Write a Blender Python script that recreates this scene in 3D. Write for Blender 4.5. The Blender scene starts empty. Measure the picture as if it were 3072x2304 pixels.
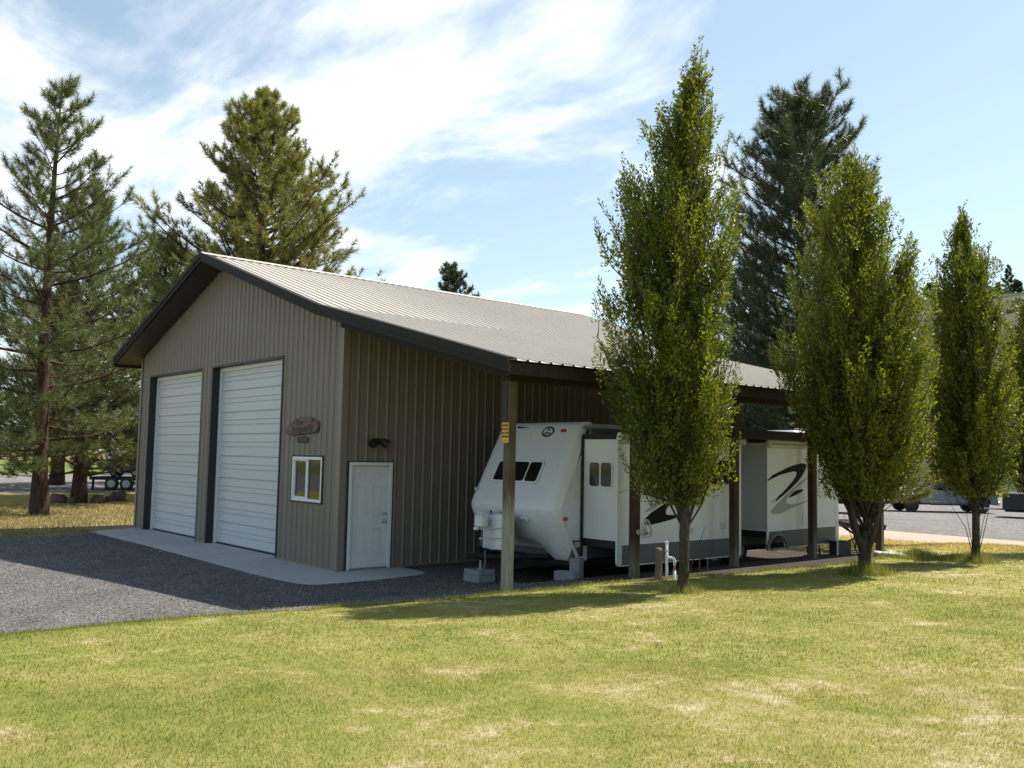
import bpy, math, random
import numpy as np
from mathutils import Vector, Matrix

random.seed(7)
RNG = np.random.default_rng(11)
scene = bpy.context.scene
COL = scene.collection
R = math.radians

# ------------------------------------------------------------------ camera
cam_d = bpy.data.cameras.new('camera')
cam = bpy.data.objects.new('camera', cam_d)
COL.objects.link(cam)
CAM = Vector((15.5686, -8.9115, 2.2680))
cr = Vector((0.64747634, 0.76182878, 0.01978138))
cu = Vector((0.04736279, -0.06613312, 0.9966861))
cf = Vector((-0.76061236, 0.64439376, 0.07890196))
cam.matrix_world = Matrix(((cr.x, cu.x, -cf.x, CAM.x), (cr.y, cu.y, -cf.y, CAM.y), (cr.z, cu.z, -cf.z, CAM.z), (0, 0, 0, 1)))
cam_d.sensor_width = 36.0
cam_d.lens = 32.135
cam_d.clip_end = 5000
scene.camera = cam

# ------------------------------------------------------------------ light
SUN_EL, SUN_AZ = 57.5, 13.0            # azimuth from +Y towards +X
sd = bpy.data.lights.new('sun', 'SUN')
sd.energy = 5.0
sd.angle = R(0.53)
sd.color = (1.0, 0.95, 0.86)
sun = bpy.data.objects.new('sun', sd)
COL.objects.link(sun)
to_sun = Vector((math.sin(R(SUN_AZ)) * math.cos(R(SUN_EL)), math.cos(R(SUN_AZ)) * math.cos(R(SUN_EL)), math.sin(R(SUN_EL))))
sun.rotation_euler = to_sun.to_track_quat('Z', 'Y').to_euler()
sun.location = (0, 0, 40)

world = bpy.data.worlds.new('World')
scene.world = world
world.use_nodes = True
wt = world.node_tree
wt.nodes.clear()
def wn(t, **k):
    n = wt.nodes.new(t)
    for a, b in k.items():
        setattr(n, a, b)
    return n
w_out = wn('ShaderNodeOutputWorld')
w_bg = wn('ShaderNodeBackground')
w_bg.inputs[1].default_value = 0.080
sky = wn('ShaderNodeTexSky', sky_type='NISHITA')
sky.sun_disc = False
sky.sun_elevation = R(SUN_EL)
sky.sun_rotation = R(SUN_AZ)
sky.altitude = 300
sky.air_density = 1.0
sky.dust_density = 0.9
sky.ozone_density = 1.0
tc = wn('ShaderNodeTexCoord')
sep = wn('ShaderNodeSeparateXYZ')
wt.links.new(tc.outputs['Generated'], sep.inputs[0])
def wmath(op, a, b=None, c=None):
    n = wn('ShaderNodeMath', operation=op)
    for i, v in enumerate((a, b, c)):
        if v is None:
            continue
        if isinstance(v, (int, float)):
            n.inputs[i].default_value = v
        else:
            wt.links.new(v, n.inputs[i])
    return n.outputs[0]
zc = wmath('MAXIMUM', sep.outputs[2], 0.03)
zc = wmath('ADD', zc, 0.10)
px_ = wmath('DIVIDE', sep.outputs[0], zc)
py_ = wmath('DIVIDE', sep.outputs[1], zc)
comb = wn('ShaderNodeCombineXYZ')
wt.links.new(px_, comb.inputs[0]); wt.links.new(py_, comb.inputs[1])
mp = wn('ShaderNodeMapping')
mp.inputs['Rotation'].default_value = (0, 0, R(60))
mp.inputs['Scale'].default_value = (0.55, 1.15, 1.0)
mp.inputs['Location'].default_value = (-4.74, 4.25, 2.1)
wt.links.new(comb.outputs[0], mp.inputs[0])
def wnoise(scale, detail, rough, dist, vec):
    n = wn('ShaderNodeTexNoise')
    n.inputs['Scale'].default_value = scale
    n.inputs['Detail'].default_value = detail
    n.inputs['Roughness'].default_value = rough
    n.inputs['Distortion'].default_value = dist
    wt.links.new(vec, n.inputs['Vector'])
    return n.outputs['Fac']
n1 = wnoise(0.8, 6, 0.55, 0.25, mp.outputs[0])
n2 = wnoise(2.6, 8, 0.6, 0.35, mp.outputs[0])
n3 = wnoise(0.32, 3, 0.5, 0.2, comb.outputs[0])
s1 = wmath('MULTIPLY_ADD', n1, 0.64, wmath('MULTIPLY', n2, 0.38))
s1 = wmath('MULTIPLY_ADD', n3, 0.50, s1)
# cover thickens to the west (towards -X -Y), thins out to the east
bias = wmath('MULTIPLY_ADD', sep.outputs[0], -0.25, wmath('MULTIPLY', sep.outputs[1], 0.0))
s1 = wmath('ADD', s1, bias)
cr_ = wn('ShaderNodeMapRange', interpolation_type='SMOOTHSTEP')
cr_.inputs['From Min'].default_value = 0.965
cr_.inputs['From Max'].default_value = 1.13
wt.links.new(s1, cr_.inputs['Value'])
cmix = wn('ShaderNodeMixRGB')
wt.links.new(cr_.outputs[0], cmix.inputs[0])
tint = wn('ShaderNodeMixRGB', blend_type='MULTIPLY')
tint.inputs[0].default_value = 1.0
tint.inputs[2].default_value = (1.50, 1.52, 1.32, 1)
wt.links.new(sky.outputs[0], tint.inputs[1])
# pale haze towards the horizon, all the way round
hz = wmath('MULTIPLY', wmath('POWER', wmath('SUBTRACT', 1.0, wmath('MINIMUM', wmath('MAXIMUM', sep.outputs[2], 0.0), 1.0)), 5.0), 0.42)
hmix = wn('ShaderNodeMixRGB')
wt.links.new(hz, hmix.inputs[0]); wt.links.new(tint.outputs[0], hmix.inputs[1])
hmix.inputs[2].default_value = (6.4, 7.6, 8.6, 1)
veil = wn('ShaderNodeMixRGB')
vf = wmath('MULTIPLY_ADD', n1, 0.26, 0.0)
wt.links.new(vf, veil.inputs[0]); wt.links.new(hmix.outputs[0], veil.inputs[1])
veil.inputs[2].default_value = (7.6, 8.1, 8.6, 1)
wt.links.new(veil.outputs[0], cmix.inputs[1])
cmix.inputs[2].default_value = (10.5, 10.6, 10.8, 1)
wt.links.new(cmix.outputs[0], w_bg.inputs[0])
wt.links.new(w_bg.outputs[0], w_out.inputs[0])

vs = scene.view_settings
vs.view_transform = 'Standard'
vs.look = 'None'
vs.exposure = 0.76
vs.gamma = 1.0
vs.use_curve_mapping = False
scene.cycles.max_bounces = 6
scene.cycles.diffuse_bounces = 1
scene.cycles.transparent_max_bounces = 6
scene.cycles.caustics_reflective = False
scene.cycles.caustics_refractive = False

# ------------------------------------------------------------------ helpers
def smooth01(t):
    t = np.clip(t, 0, 1)
    return t * t * (3 - 2 * t)

def H(x, y):
    """height of the ground"""
    x = np.asarray(x, float); y = np.asarray(y, float)
    hx = 0.27 * smooth01((x - 2.8) / 2.2) + 0.045 * np.clip(x - 5, 0, 12)
    far = smooth01((y - 12) / 10.0)
    return hx * (1 - far) - 0.45 * smooth01((y - 16) / 28.0) * smooth01((x + 60) / 30)

def Hf(x, y):
    return float(H(x, y))

def tag(o, label=None, cat=None, group=None, kind=None):
    if label: o['label'] = label
    if cat: o['category'] = cat
    if group: o['group'] = group
    if kind: o['kind'] = kind
    return o

def thing(name, label, cat, loc=(0, 0, 0), rz=0, group=None):
    o = bpy.data.objects.new(name, None)
    o.empty_display_size = 0.2
    COL.objects.link(o)
    o.location = loc
    o.rotation_euler = (0, 0, rz)
    return tag(o, label, cat, group)

def link(name, me, m, parent=None, loc=None):
    o = bpy.data.objects.new(name, me)
    if m is not None and len(me.materials) == 0:
        me.materials.append(m)
    COL.objects.link(o)
    if parent is not None: o.parent = parent
    if loc is not None: o.location = loc
    return o

class MB:
    def __init__(s):
        s.v = []; s.f = []
    def add(s, vs_, fs):
        b = len(s.v)
        s.v += [tuple(p) for p in vs_]
        s.f += [tuple(i + b for i in f) for f in fs]
        return s
    def box(s, x0, x1, y0, y1, z0, z1, M=None):
        p = [(x0, y0, z0), (x1, y0, z0), (x1, y1, z0), (x0, y1, z0), (x0, y0, z1), (x1, y0, z1), (x1, y1, z1), (x0, y1, z1)]
        if M is not None: p = [M @ Vector(q) for q in p]
        return s.add(p, [(0, 3, 2, 1), (4, 5, 6, 7), (0, 1, 5, 4), (1, 2, 6, 5), (2, 3, 7, 6), (3, 0, 4, 7)])
    def bbox(s, x0, x1, y0, y1, z0, z1, b=0.01, M=None):
        """box with chamfered edges"""
        p = []; cx, cy, cz = (x0 + x1) / 2, (y0 + y1) / 2, (z0 + z1) / 2
        hx, hy, hz = (x1 - x0) / 2, (y1 - y0) / 2, (z1 - z0) / 2
        b = min(b, hx * .9, hy * .9, hz * .9)
        idx = {}
        for sx in (-1, 1):
            for sy in (-1, 1):
                for sz in (-1, 1):
                    for ax in range(3):
                        d = [hx - b, hy - b, hz - b]
                        d[ax] = (hx, hy, hz)[ax]
                        idx[(sx, sy, sz, ax)] = len(p)
                        p.append(Vector((cx + sx * d[0], cy + sy * d[1], cz + sz * d[2])))
        if M is not None: p = [M @ q for q in p]
        f = []
        sg = (-1, 1)
        for a in sg:
            f.append([idx[(a, y, z, 0)] for y, z in ((-1, -1), (1, -1), (1, 1), (-1, 1))][::a])
            f.append([idx[(x, a, z, 1)] for x, z in ((-1, -1), (1, -1), (1, 1), (-1, 1))][::-a])
            f.append([idx[(x, y, a, 2)] for x, y in ((-1, -1), (1, -1), (1, 1), (-1, 1))][::a])
        for a in sg:
            for c in sg:
                f.append([idx[(a, c, -1, 0)], idx[(a, c, 1, 0)], idx[(a, c, 1, 1)], idx[(a, c, -1, 1)]])
                f.append([idx[(a, -1, c, 0)], idx[(a, 1, c, 0)], idx[(a, 1, c, 2)], idx[(a, -1, c, 2)]])
                f.append([idx[(-1, a, c, 1)], idx[(1, a, c, 1)], idx[(1, a, c, 2)], idx[(-1, a, c, 2)]])
        for a in sg:
            for c in sg:
                for e in sg:
                    f.append([idx[(a, c, e, 0)], idx[(a, c, e, 1)], idx[(a, c, e, 2)]])
        return s.add(p, f)
    def prism(s, pts, fn, a0, a1):
        """polygon pts (2D) extruded between a0 and a1, fn(p, q, a) -> xyz"""
        n = len(pts)
        p = [fn(q[0], q[1], a0) for q in pts] + [fn(q[0], q[1], a1) for q in pts]
        f = [tuple(range(n))[::-1], tuple(range(n, 2 * n))] + [(i, (i + 1) % n, n + (i + 1) % n, n + i) for i in range(n)]
        return s.add(p, f)
    def tube(s, pts, rad, n=8, cap=True):
        pts = [Vector(p) for p in pts]
        if isinstance(rad, (int, float)): rad = [rad] * len(pts)
        up = Vector((0.31, 0.17, 0.93))
        rings = []
        b = len(s.v)
        for i, p in enumerate(pts):
            d = (pts[min(i + 1, len(pts) - 1)] - pts[max(i - 1, 0)])
            d = d.normalized() if d.length > 1e-9 else Vector((0, 0, 1))
            a = d.cross(up)
            if a.length < 0.05: a = d.cross(Vector((1, 0, 0)))
            a.normalize(); c = d.cross(a)
            for k in range(n):
                t = 2 * math.pi * k / n
                s.v.append(tuple(p + (a * math.cos(t) + c * math.sin(t)) * rad[i]))
        for i in range(len(pts) - 1):
            for k in range(n):
                k2 = (k + 1) % n
                s.f.append((b + i * n + k, b + i * n + k2, b + (i + 1) * n + k2, b + (i + 1) * n + k))
        if cap:
            s.f.append(tuple(b + k for k in range(n))[::-1])
            s.f.append(tuple(b + (len(pts) - 1) * n + k for k in range(n)))
        return s
    def build(s, name, m, parent=None, smooth=False, loc=None):
        me = bpy.data.meshes.new(name)
        me.from_pydata(s.v, [], s.f)
        me.validate()
        # consistent outward normals
        import bmesh
        bm = bmesh.new(); bm.from_mesh(me)
        bmesh.ops.recalc_face_normals(bm, faces=bm.faces)
        bm.to_mesh(me); bm.free()
        if smooth:
            me.polygons.foreach_set('use_smooth', [True] * len(me.polygons))
        return link(name, me, m, parent, loc)

def np_mesh(name, v, f, m, parent=None, smooth=False):
    """large mesh from arrays; f is (M,k)"""
    v = np.ascontiguousarray(v, dtype=np.float32); f = np.ascontiguousarray(f, dtype=np.int32)
    me = bpy.data.meshes.new(name)
    me.vertices.add(len(v)); me.vertices.foreach_set('co', v.ravel())
    k = f.shape[1]
    me.loops.add(f.size); me.loops.foreach_set('vertex_index', f.ravel())
    me.polygons.add(len(f))
    me.polygons.foreach_set('loop_start', np.arange(0, f.size, k, dtype=np.int32))
    me.polygons.foreach_set('loop_total', np.full(len(f), k, dtype=np.int32))
    if smooth: me.polygons.foreach_set('use_smooth', np.ones(len(f), dtype=bool))
    me.update(calc_edges=True)
    return link(name, me, m, parent)

# ------------------------------------------------------------------ materials
class NT:
    def __init__(s, name):
        s.m = bpy.data.materials.new(name); s.m.use_nodes = True
        s.t = s.m.node_tree; s.t.nodes.clear()
        s.out = s.n('ShaderNodeOutputMaterial'); s.b = s.n('ShaderNodeBsdfPrincipled')
        s.t.links.new(s.b.outputs[0], s.out.inputs[0])
        s.geo = s.n('ShaderNodeNewGeometry')
        s.pos = s.geo.outputs['Position']
    def n(s, t, **k):
        q = s.t.nodes.new(t)
        for a, b in k.items(): setattr(q, a, b)
        return q
    def L(s, a, b): s.t.links.new(a, b)
    def mapped(s, scale=(1, 1, 1), rot=(0, 0, 0), src=None):
        q = s.n('ShaderNodeMapping'); q.inputs['Scale'].default_value = scale; q.inputs['Rotation'].default_value = rot
        s.L(src or s.pos, q.inputs[0]); return q.outputs[0]
    def noise(s, scale, detail=4, rough=.6, vec=None, dist=0):
        q = s.n('ShaderNodeTexNoise'); q.inputs['Scale'].default_value = scale; q.inputs['Detail'].default_value = detail
        q.inputs['Roughness'].default_value = rough; q.inputs['Distortion'].default_value = dist
        s.L(vec or s.pos, q.inputs['Vector']); return q.outputs['Fac']
    def voro(s, scale, vec=None, out='Distance', feature='F1'):
        q = s.n('ShaderNodeTexVoronoi', feature=feature); q.inputs['Scale'].default_value = scale
        s.L(vec or s.pos, q.inputs['Vector']); return q.outputs[out]
    def ramp(s, fac, *stops):
        q = s.n('ShaderNodeValToRGB'); e = q.color_ramp.elements
        while len(e) < len(stops): e.new(0.5)
        for i, (p, c) in enumerate(stops):
            e[i].position = p; e[i].color = (*c, 1) if len(c) == 3 else c
        s.L(fac, q.inputs[0]); return q.outputs[0]
    def rng(s, v, a, b, c=0., d=1.):
        q = s.n('ShaderNodeMapRange', interpolation_type='SMOOTHSTEP')
        for k, val in zip(('From Min', 'From Max', 'To Min', 'To Max'), (a, b, c, d)): q.inputs[k].default_value = val
        s.L(v, q.inputs['Value']); return q.outputs[0]
    def mix(s, f, a, b, mode='MIX'):
        q = s.n('ShaderNodeMixRGB', blend_type=mode)
        for i, v in enumerate((f, a, b)):
            if isinstance(v, (int, float)): q.inputs[i].default_value = v
            elif isinstance(v, tuple): q.inputs[i].default_value = (*v, 1) if len(v) == 3 else v
            else: s.L(v, q.inputs[i])
        return q.outputs[0]
    def math(s, op, a, b=0.):
        q = s.n('ShaderNodeMath', operation=op)
        for i, v in enumerate((a, b)):
            if isinstance(v, (int, float)): q.inputs[i].default_value = v
            else: s.L(v, q.inputs[i])
        return q.outputs[0]
    def sepz(s, i=2):
        q = s.n('ShaderNodeSeparateXYZ'); s.L(s.pos, q.inputs[0]); return q.outputs[i]
    def bump(s, h, strength=.3, dist=.01):
        q = s.n('ShaderNodeBump'); q.inputs['Strength'].default_value = strength; q.inputs['Distance'].default_value = dist
        s.L(h, q.inputs['Height']); s.L(q.outputs[0], s.b.inputs['Normal'])
    def set(s, color=None, rough=None, metal=None, spec=None, ior=None):
        for k, v in (('Base Color', color), ('Roughness', rough), ('Metallic', metal), ('Specular IOR Level', spec), ('IOR', ior)):
            if v is None: continue
            if isinstance(v, tuple): s.b.inputs[k].default_value = (*v, 1)
            elif isinstance(v, (int, float)): s.b.inputs[k].default_value = v
            else: s.L(v, s.b.inputs[k])
        return s.m

def plain(name, col, rough=.55, var=.10, scale=9., metal=0., spec=.5, bump=0., bscale=60., fine=.04):
    q = NT(name)
    n = q.noise(scale, 5, .65); n2 = q.noise(scale * 14, 3, .6)
    f = q.math('ADD', q.math('MULTIPLY', n, 1 - fine / max(var + fine, 1e-3)), q.math('MULTIPLY', n2, fine / max(var + fine, 1e-3)))
    lo = tuple(c * (1 - var - fine) for c in col); hi = tuple(min(1, c * (1 + var + fine)) for c in col)
    c = q.ramp(f, (.3, lo), (.7, hi))
    if bump: q.bump(q.noise(bscale, 4, .6), bump, .004)
    return q.set(c, q.rng(n, .3, .7, max(.02, rough - .06), min(1, rough + .06)), metal, spec)

MAT = {}
# painted ribbed steel
def steel(name, col, rough, dirt, dz=False, spec=.4):
    q = NT(name)
    n = q.noise(0.6, 4, .6); st = q.noise(3.0, 5, .6, q.mapped((3.0, 3.0, .18)))
    f = q.math('ADD', q.math('MULTIPLY', n, .5), q.math('MULTIPLY', st, .5))
    c = q.ramp(f, (.3, tuple(x * (1 - dirt) for x in col)), (.7, tuple(x * (1 + dirt) for x in col)))
    if dz:   # splash dirt low on the wall
        d = q.math('MULTIPLY', q.rng(q.sepz(), .0, .55, 1, 0), q.rng(q.noise(5, 4, .7), .35, .7))
        c = q.mix(q.math('MULTIPLY', d, .45), c, (.20, .17, .13))
    q.bump(q.noise(2.2, 3, .5), .06, .02)
    return q.set(c, rough, 0., spec)
MAT['wall'] = steel('wall_steel', (.200, .167, .134), .48, .05, True)
MAT['trimtan'] = steel('trim_tan_steel', (.22, .182, .145), .45, .04)
MAT['roof'] = steel('roof_steel', (.56, .50, .425), .38, .07, False, .3)
MAT['bronze'] = steel('bronze_trim_steel', (.027, .024, .022), .6, .12, False, .10)
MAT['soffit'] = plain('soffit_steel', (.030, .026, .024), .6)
MAT['doorwhite'] = plain('door_white', (.56, .58, .605), .42, .03, 2.0, fine=.015)
MAT['white'] = plain('white_paint', (.76, .77, .77), .42, .03, 3., fine=.01)
MAT['jamb'] = plain('jamb_dark', (.018, .017, .022), .5)
MAT['black'] = plain('black_paint', (.012, .012, .013), .5)
MAT['rubber'] = plain('rubber', (.02, .02, .02), .8)
MAT['chrome'] = plain('brushed_nickel', (.55, .55, .53), .28, .05, metal=1.)
MAT['steelgrey'] = plain('galvanised_steel', (.33, .34, .35), .45, .12, metal=.7)
MAT['concrete_block'] = plain('concrete_block', (.24, .24, .25), .9, .16, 12, bump=.5, bscale=90)
MAT['pvc'] = plain('white_pvc', (.78, .79, .80), .35, .05, 8)
MAT['copper'] = plain('copper_fitting', (.35, .17, .08), .4, .2, metal=.6)
MAT['yellow'] = plain('yellow_sign_paint', (.84, .40, .028), .4, .05)
MAT['ink'] = plain('black_ink', (.015, .012, .010), .6)
def skin(name, col, rough):
    q = NT(name)
    st = q.noise(2.2, 6, .65, q.mapped((7, 7, .35))); n = q.noise(.7, 3, .5)
    c = q.mix(q.rng(st, .52, .78, 0., .20), col, tuple(x * .62 for x in col))
    d = q.math('MULTIPLY', q.rng(q.sepz(), .5, 1.1, 1., 0.), q.rng(q.noise(4, 5, .7), .4, .7))
    c = q.mix(q.math('MULTIPLY', d, .30), c, (.33, .29, .24))
    q.bump(q.noise(1.4, 2, .5), .04, .02)
    return q.set(c, q.rng(n, .3, .7, rough - .05, rough + .08), 0., .45)
MAT['frp'] = skin('trailer_white_gelcoat', (.74, .75, .76), .30)
MAT['alu'] = skin('trailer_white_aluminium', (.72, .72, .70), .34)
MAT['cream'] = plain('trailer_cream_trim', (.56, .52, .42), .45, .07, 3)
MAT['skirt'] = plain('trailer_grey_skirt', (.105, .105, .11), .42, .08, 3)
MAT['decalblack'] = plain('vinyl_black', (.008, .008, .011), .6, .05, spec=.15)
MAT['decalgrey'] = plain('vinyl_grey', (.36, .35, .34), .4, .04)
MAT['decaltan'] = plain('vinyl_tan', (.50, .46, .38), .4, .05)
MAT['amber'] = plain('red_marker_lens', (.45, .06, .03), .25, .05)
MAT['red'] = plain('red_plastic', (.35, .02, .015), .3)
MAT['under'] = plain('underbody_black', (.012, .012, .012), .75)
MAT['blind'] = plain('window_blind', (.34, .34, .32), .6)
MAT['clay'] = plain('grey_plastic', (.42, .40, .36), .5, .08)
MAT['rvwhite'] = plain('rv_white', (.72, .73, .74), .35, .04, 1)
MAT['truck'] = plain('truck_grey_paint', (.15, .17, .20), .25, .05, 1.5, spec=.6)
MAT['tan'] = plain('tan_siding', (.36, .31, .25), .6)
MAT['greywall'] = plain('grey_siding', (.20, .20, .22), .6)
MAT['shedroof'] = plain('pale_roof', (.50, .55, .54), .5)
MAT['stone_pale'] = plain('pale_river_stone', (.52, .48, .42), .75, .22, 14, bump=.3, bscale=30)
MAT['stone_brown'] = plain('brown_basalt_rock', (.14, .085, .06), .85, .3, 9, bump=.5, bscale=22)

def glass(name, col=(.012, .013, .014), ior=1.75, rough=.02):
    q = NT(name); return q.set(col, rough, 0., .5, ior)
MAT['glass'] = glass('window_glass', (.012, .011, .010), 1.5)
MAT['glassrv'] = glass('tinted_glass', (.010, .010, .011), 1.55, .03)

def wood(name, c1, c2, ang=(1, 1, 1), rough=.8, green=None, zfade=None):
    q = NT(name)
    v = q.mapped((14, 14, .9))
    n = q.noise(3.0, 7, .65, v, .6); n2 = q.noise(1.6, 3, .5)
    c = q.ramp(n, (.28, c1), (.72, c2))
    if green:
        c = q.mix(q.math('MULTIPLY', q.rng(n2, .42, .62), .55), c, green)
    if zfade:   # weathered, bleached lower part of the post
        zc0, zc1, wc = zfade
        f = q.math('ADD', q.sepz(), q.math('MULTIPLY', q.math('SUBTRACT', q.noise(2.5, 5, .7, q.mapped((5, 5, .5))), .5), 1.2))
        c = q.mix(q.rng(f, zc0, zc1, 0.92, 0.), c, q.mix(q.rng(n, .3, .7), tuple(x * .62 for x in wc), wc))
    kn = q.voro(2.2, q.mapped((3.2, 3.2, 1.0)))
    c = q.mix(q.rng(kn, .03, .12, .75, 0.), c, (.03, .018, .010))
    q.bump(n, .5, .006)
    return q.set(c, rough, 0., .25)
MAT['post'] = wood('brown_treated_post', (.028, .015, .010), (.085, .044, .026), green=(.07, .065, .04), zfade=(.35, .95, (.20, .18, .125)))
MAT['postold'] = wood('weathered_post', (.060, .034, .020), (.14, .080, .048), green=(.12, .13, .085), zfade=(1.25, 2.0, (.40, .38, .29)))
MAT['beam'] = wood('brown_beam', (.016, .010, .008), (.046, .027, .019))
MAT['stub'] = wood('grey_brown_stub', (.13, .085, .06), (.26, .18, .13))

def signwood():
    q = NT('slab_wood')
    n = q.noise(6, 6, .65, q.mapped((1, 1, 4.)), 1.0)
    c = q.ramp(n, (.3, (.105, .070, .048)), (.7, (.27, .185, .130)))
    q.bump(n, .4, .01); return q.set(c, .8, 0., .2)
MAT['slab'] = signwood()
MAT['plaque'] = plain('dark_plaque', (.075, .050, .044), .7, .25, 20)

def bark(name, c1, c2, sc=5):
    q = NT(name)
    v = q.mapped((1, 1, .28))
    f = q.voro(sc * 2.2, v); n = q.noise(sc * 1.6, 6, .7, v, .8)
    h = q.math('ADD', q.math('MULTIPLY', f, .8), q.math('MULTIPLY', n, .6))
    c = q.ramp(h, (.25, c1), (.85, c2))
    q.bump(h, .9, .03); return q.set(c, .9, 0., .15)
MAT['bark_pine'] = bark('pine_bark', (.020, .013, .010), (.075, .046, .034), 5)
MAT['bark_horn'] = bark('hornbeam_bark', (.022, .018, .014), (.075, .061, .050), 14)

def leaf(name, c1, c2, c3, trans=.45, nscale=.9, rw=.5):
    q = NT(name)
    rnd = q.geo.outputs['Random Per Island']
    n = q.noise(nscale, 3, .6)
    f = q.math('ADD', q.math('MULTIPLY', rnd, rw), q.math('MULTIPLY', n, 1 - rw))
    c = q.ramp(f, (.22, c1), (.50, c2), (.80, c3))
    tr = q.n('ShaderNodeBsdfTranslucent')
    tcx = q.mix(1., c, (1.5, 1.45, .55), 'MULTIPLY'); q.L(tcx, tr.inputs[0])
    mx = q.n('ShaderNodeMixShader'); mx.inputs[0].default_value = trans
    q.L(q.b.outputs[0], mx.inputs[1]); q.L(tr.outputs[0], mx.inputs[2]); q.L(mx.outputs[0], q.out.inputs[0])
    return q.set(c, .42, 0., .4)
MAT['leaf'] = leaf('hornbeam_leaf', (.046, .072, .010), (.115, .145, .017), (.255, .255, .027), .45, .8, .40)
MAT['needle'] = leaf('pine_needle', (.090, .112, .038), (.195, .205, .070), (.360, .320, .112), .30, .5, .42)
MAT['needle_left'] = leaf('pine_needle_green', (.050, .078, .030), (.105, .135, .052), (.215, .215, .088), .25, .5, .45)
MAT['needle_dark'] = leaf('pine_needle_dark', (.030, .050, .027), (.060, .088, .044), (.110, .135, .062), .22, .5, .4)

def lawn_mat(name, blade):
    q = NT(name)
    big = q.noise(.22, 4, .6); mid = q.noise(1.1, 5, .65, dist=.4); sm = q.noise(7.0, 4, .65)
    x = q.sepz(0); y = q.sepz(1)
    # drier to the east and along the worn strip, greener to the west
    ctr = lambda v_, k_: q.math('MULTIPLY', q.math('SUBTRACT', v_, .5), k_)
    dry = q.math('ADD', ctr(big, .55), q.math('ADD', ctr(mid, .75), q.math('ADD', ctr(sm, .45), q.rng(q.noise(1.5, 6, .72, dist=.5), .50, .76, 0., .34))))
    dry = q.math('ADD', dry, q.math('ADD', .585, q.math('MULTIPLY', q.math('ADD', x, q.math('MULTIPLY', y, .45)), .0125)))
    if blade:
        dry = q.math('ADD', dry, q.math('MULTIPLY', q.math('SUBTRACT', q.geo.outputs['Random Per Island'], .5), .17))
    c = q.ramp(dry, (.42, (.118, .156, .028)), (.60, (.205, .222, .046)), (.76, (.290, .270, .080)), (.90, (.40, .345, .170)), (1.0, (.50, .425, .26)))
    if not blade:
        c = q.mix(q.rng(q.noise(26, 4, .7), .42, .66, 0., .40), c, (.17, .135, .06))
        q.bump(q.noise(60, 4, .7), .9, .02)
        return q.set(c, .95, 0., .1)
    tr = q.n('ShaderNodeBsdfTranslucent'); q.L(q.mix(1., c, (1.25, 1.25, .7), 'MULTIPLY'), tr.inputs[0])
    mx = q.n('ShaderNodeMixShader'); mx.inputs[0].default_value = .35
    q.L(q.b.outputs[0], mx.inputs[1]); q.L(tr.outputs[0], mx.inputs[2]); q.L(mx.outputs[0], q.out.inputs[0])
    return q.set(c, .5, 0., .3)
MAT['lawn'] = lawn_mat('lawn_soil', False)
MAT['blade'] = lawn_mat('lawn_blades', True)

def gravel_mat(name, c1, c2, c3, sc=38, rust=True):
    q = NT(name)
    col = q.voro(sc, out='Color'); d = q.voro(sc)
    sp = q.n('ShaderNodeSeparateColor'); q.L(col, sp.inputs[0])
    c = q.ramp(sp.outputs[0], (.0, c1), (.55, c2), (1., c3))
    n = q.noise(.9, 5, .65)
    c = q.mix(q.rng(n, .35, .7, 0., .35), c, tuple(x * .6 for x in c1))
    fine = q.noise(55, 4, .7)
    c = q.mix(q.rng(fine, .55, .72, 0., .35), c, (.30, .24, .16))     # bits of straw and needles
    if rust:
        rp = q.math('MULTIPLY', q.rng(q.noise(.55, 4, .6, q.mapped((.7, 1.6, 1))), .60, .70), q.rng(q.noise(7, 5, .7), .45, .62))
        c = q.mix(q.math('MULTIPLY', rp, .6), c, (.20, .105, .045))
    hgt = q.math('SUBTRACT', q.noise(90, 3, .6), q.math('MULTIPLY', d, 1.0))
    q.bump(hgt, 1.0, .022)
    return q.set(c, .9, 0., .2)
MAT['gravel'] = gravel_mat('dark_gravel', (.064, .059, .057), (.155, .146, .140), (.36, .34, .325), 52)
MAT['gravel_far'] = gravel_mat('grey_gravel', (.130, .120, .113), (.205, .190, .178), (.29, .27, .25), 9, True)
MAT['stones'] = plain('gravel_stone', (.135, .13, .132), .85, .35, 30, fine=.3)

def ground_mat():
    q = NT('meadow_soil')
    big = q.noise(.10, 4, .6); mid = q.noise(.55, 5, .65); sm = q.noise(5, 4, .7)
    f = q.math('ADD', q.math('MULTIPLY', big, .5), q.math('ADD', q.math('MULTIPLY', mid, .35), q.math('MULTIPLY', sm, .22)))
    c = q.ramp(f, (.38, (.085, .105, .03)), (.48, (.19, .155, .065)), (.60, (.32, .235, .12)), (.72, (.40, .29, .17)))
    q.bump(sm, .8, .05); return q.set(c, .95, 0., .1)
MAT['ground'] = ground_mat()
def green_mat():
    q = NT('far_lawn_grass'); n = q.noise(.25, 5, .65); s2 = q.noise(9, 3, .7)
    f = q.math('ADD', q.math('MULTIPLY', n, .7), q.math('MULTIPLY', s2, .3))
    c = q.ramp(f, (.35, (.085, .125, .028)), (.6, (.16, .185, .05)), (.75, (.26, .235, .10)))
    return q.set(c, .95, 0., .1)
MAT['green'] = green_mat()
def yellowgrass():
    q = NT('yellow_mown_grass'); n = q.noise(.35, 5, .65); s2 = q.noise(7, 4, .7)
    f = q.math('ADD', q.math('MULTIPLY', n, .6), q.math('MULTIPLY', s2, .4))
    c = q.ramp(f, (.35, (.19, .185, .045)), (.55, (.36, .29, .075)), (.72, (.46, .35, .15)))
    q.bump(s2, .7, .04); return q.set(c, .95, 0., .1)
MAT['yellowgrass'] = yellowgrass()
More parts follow.
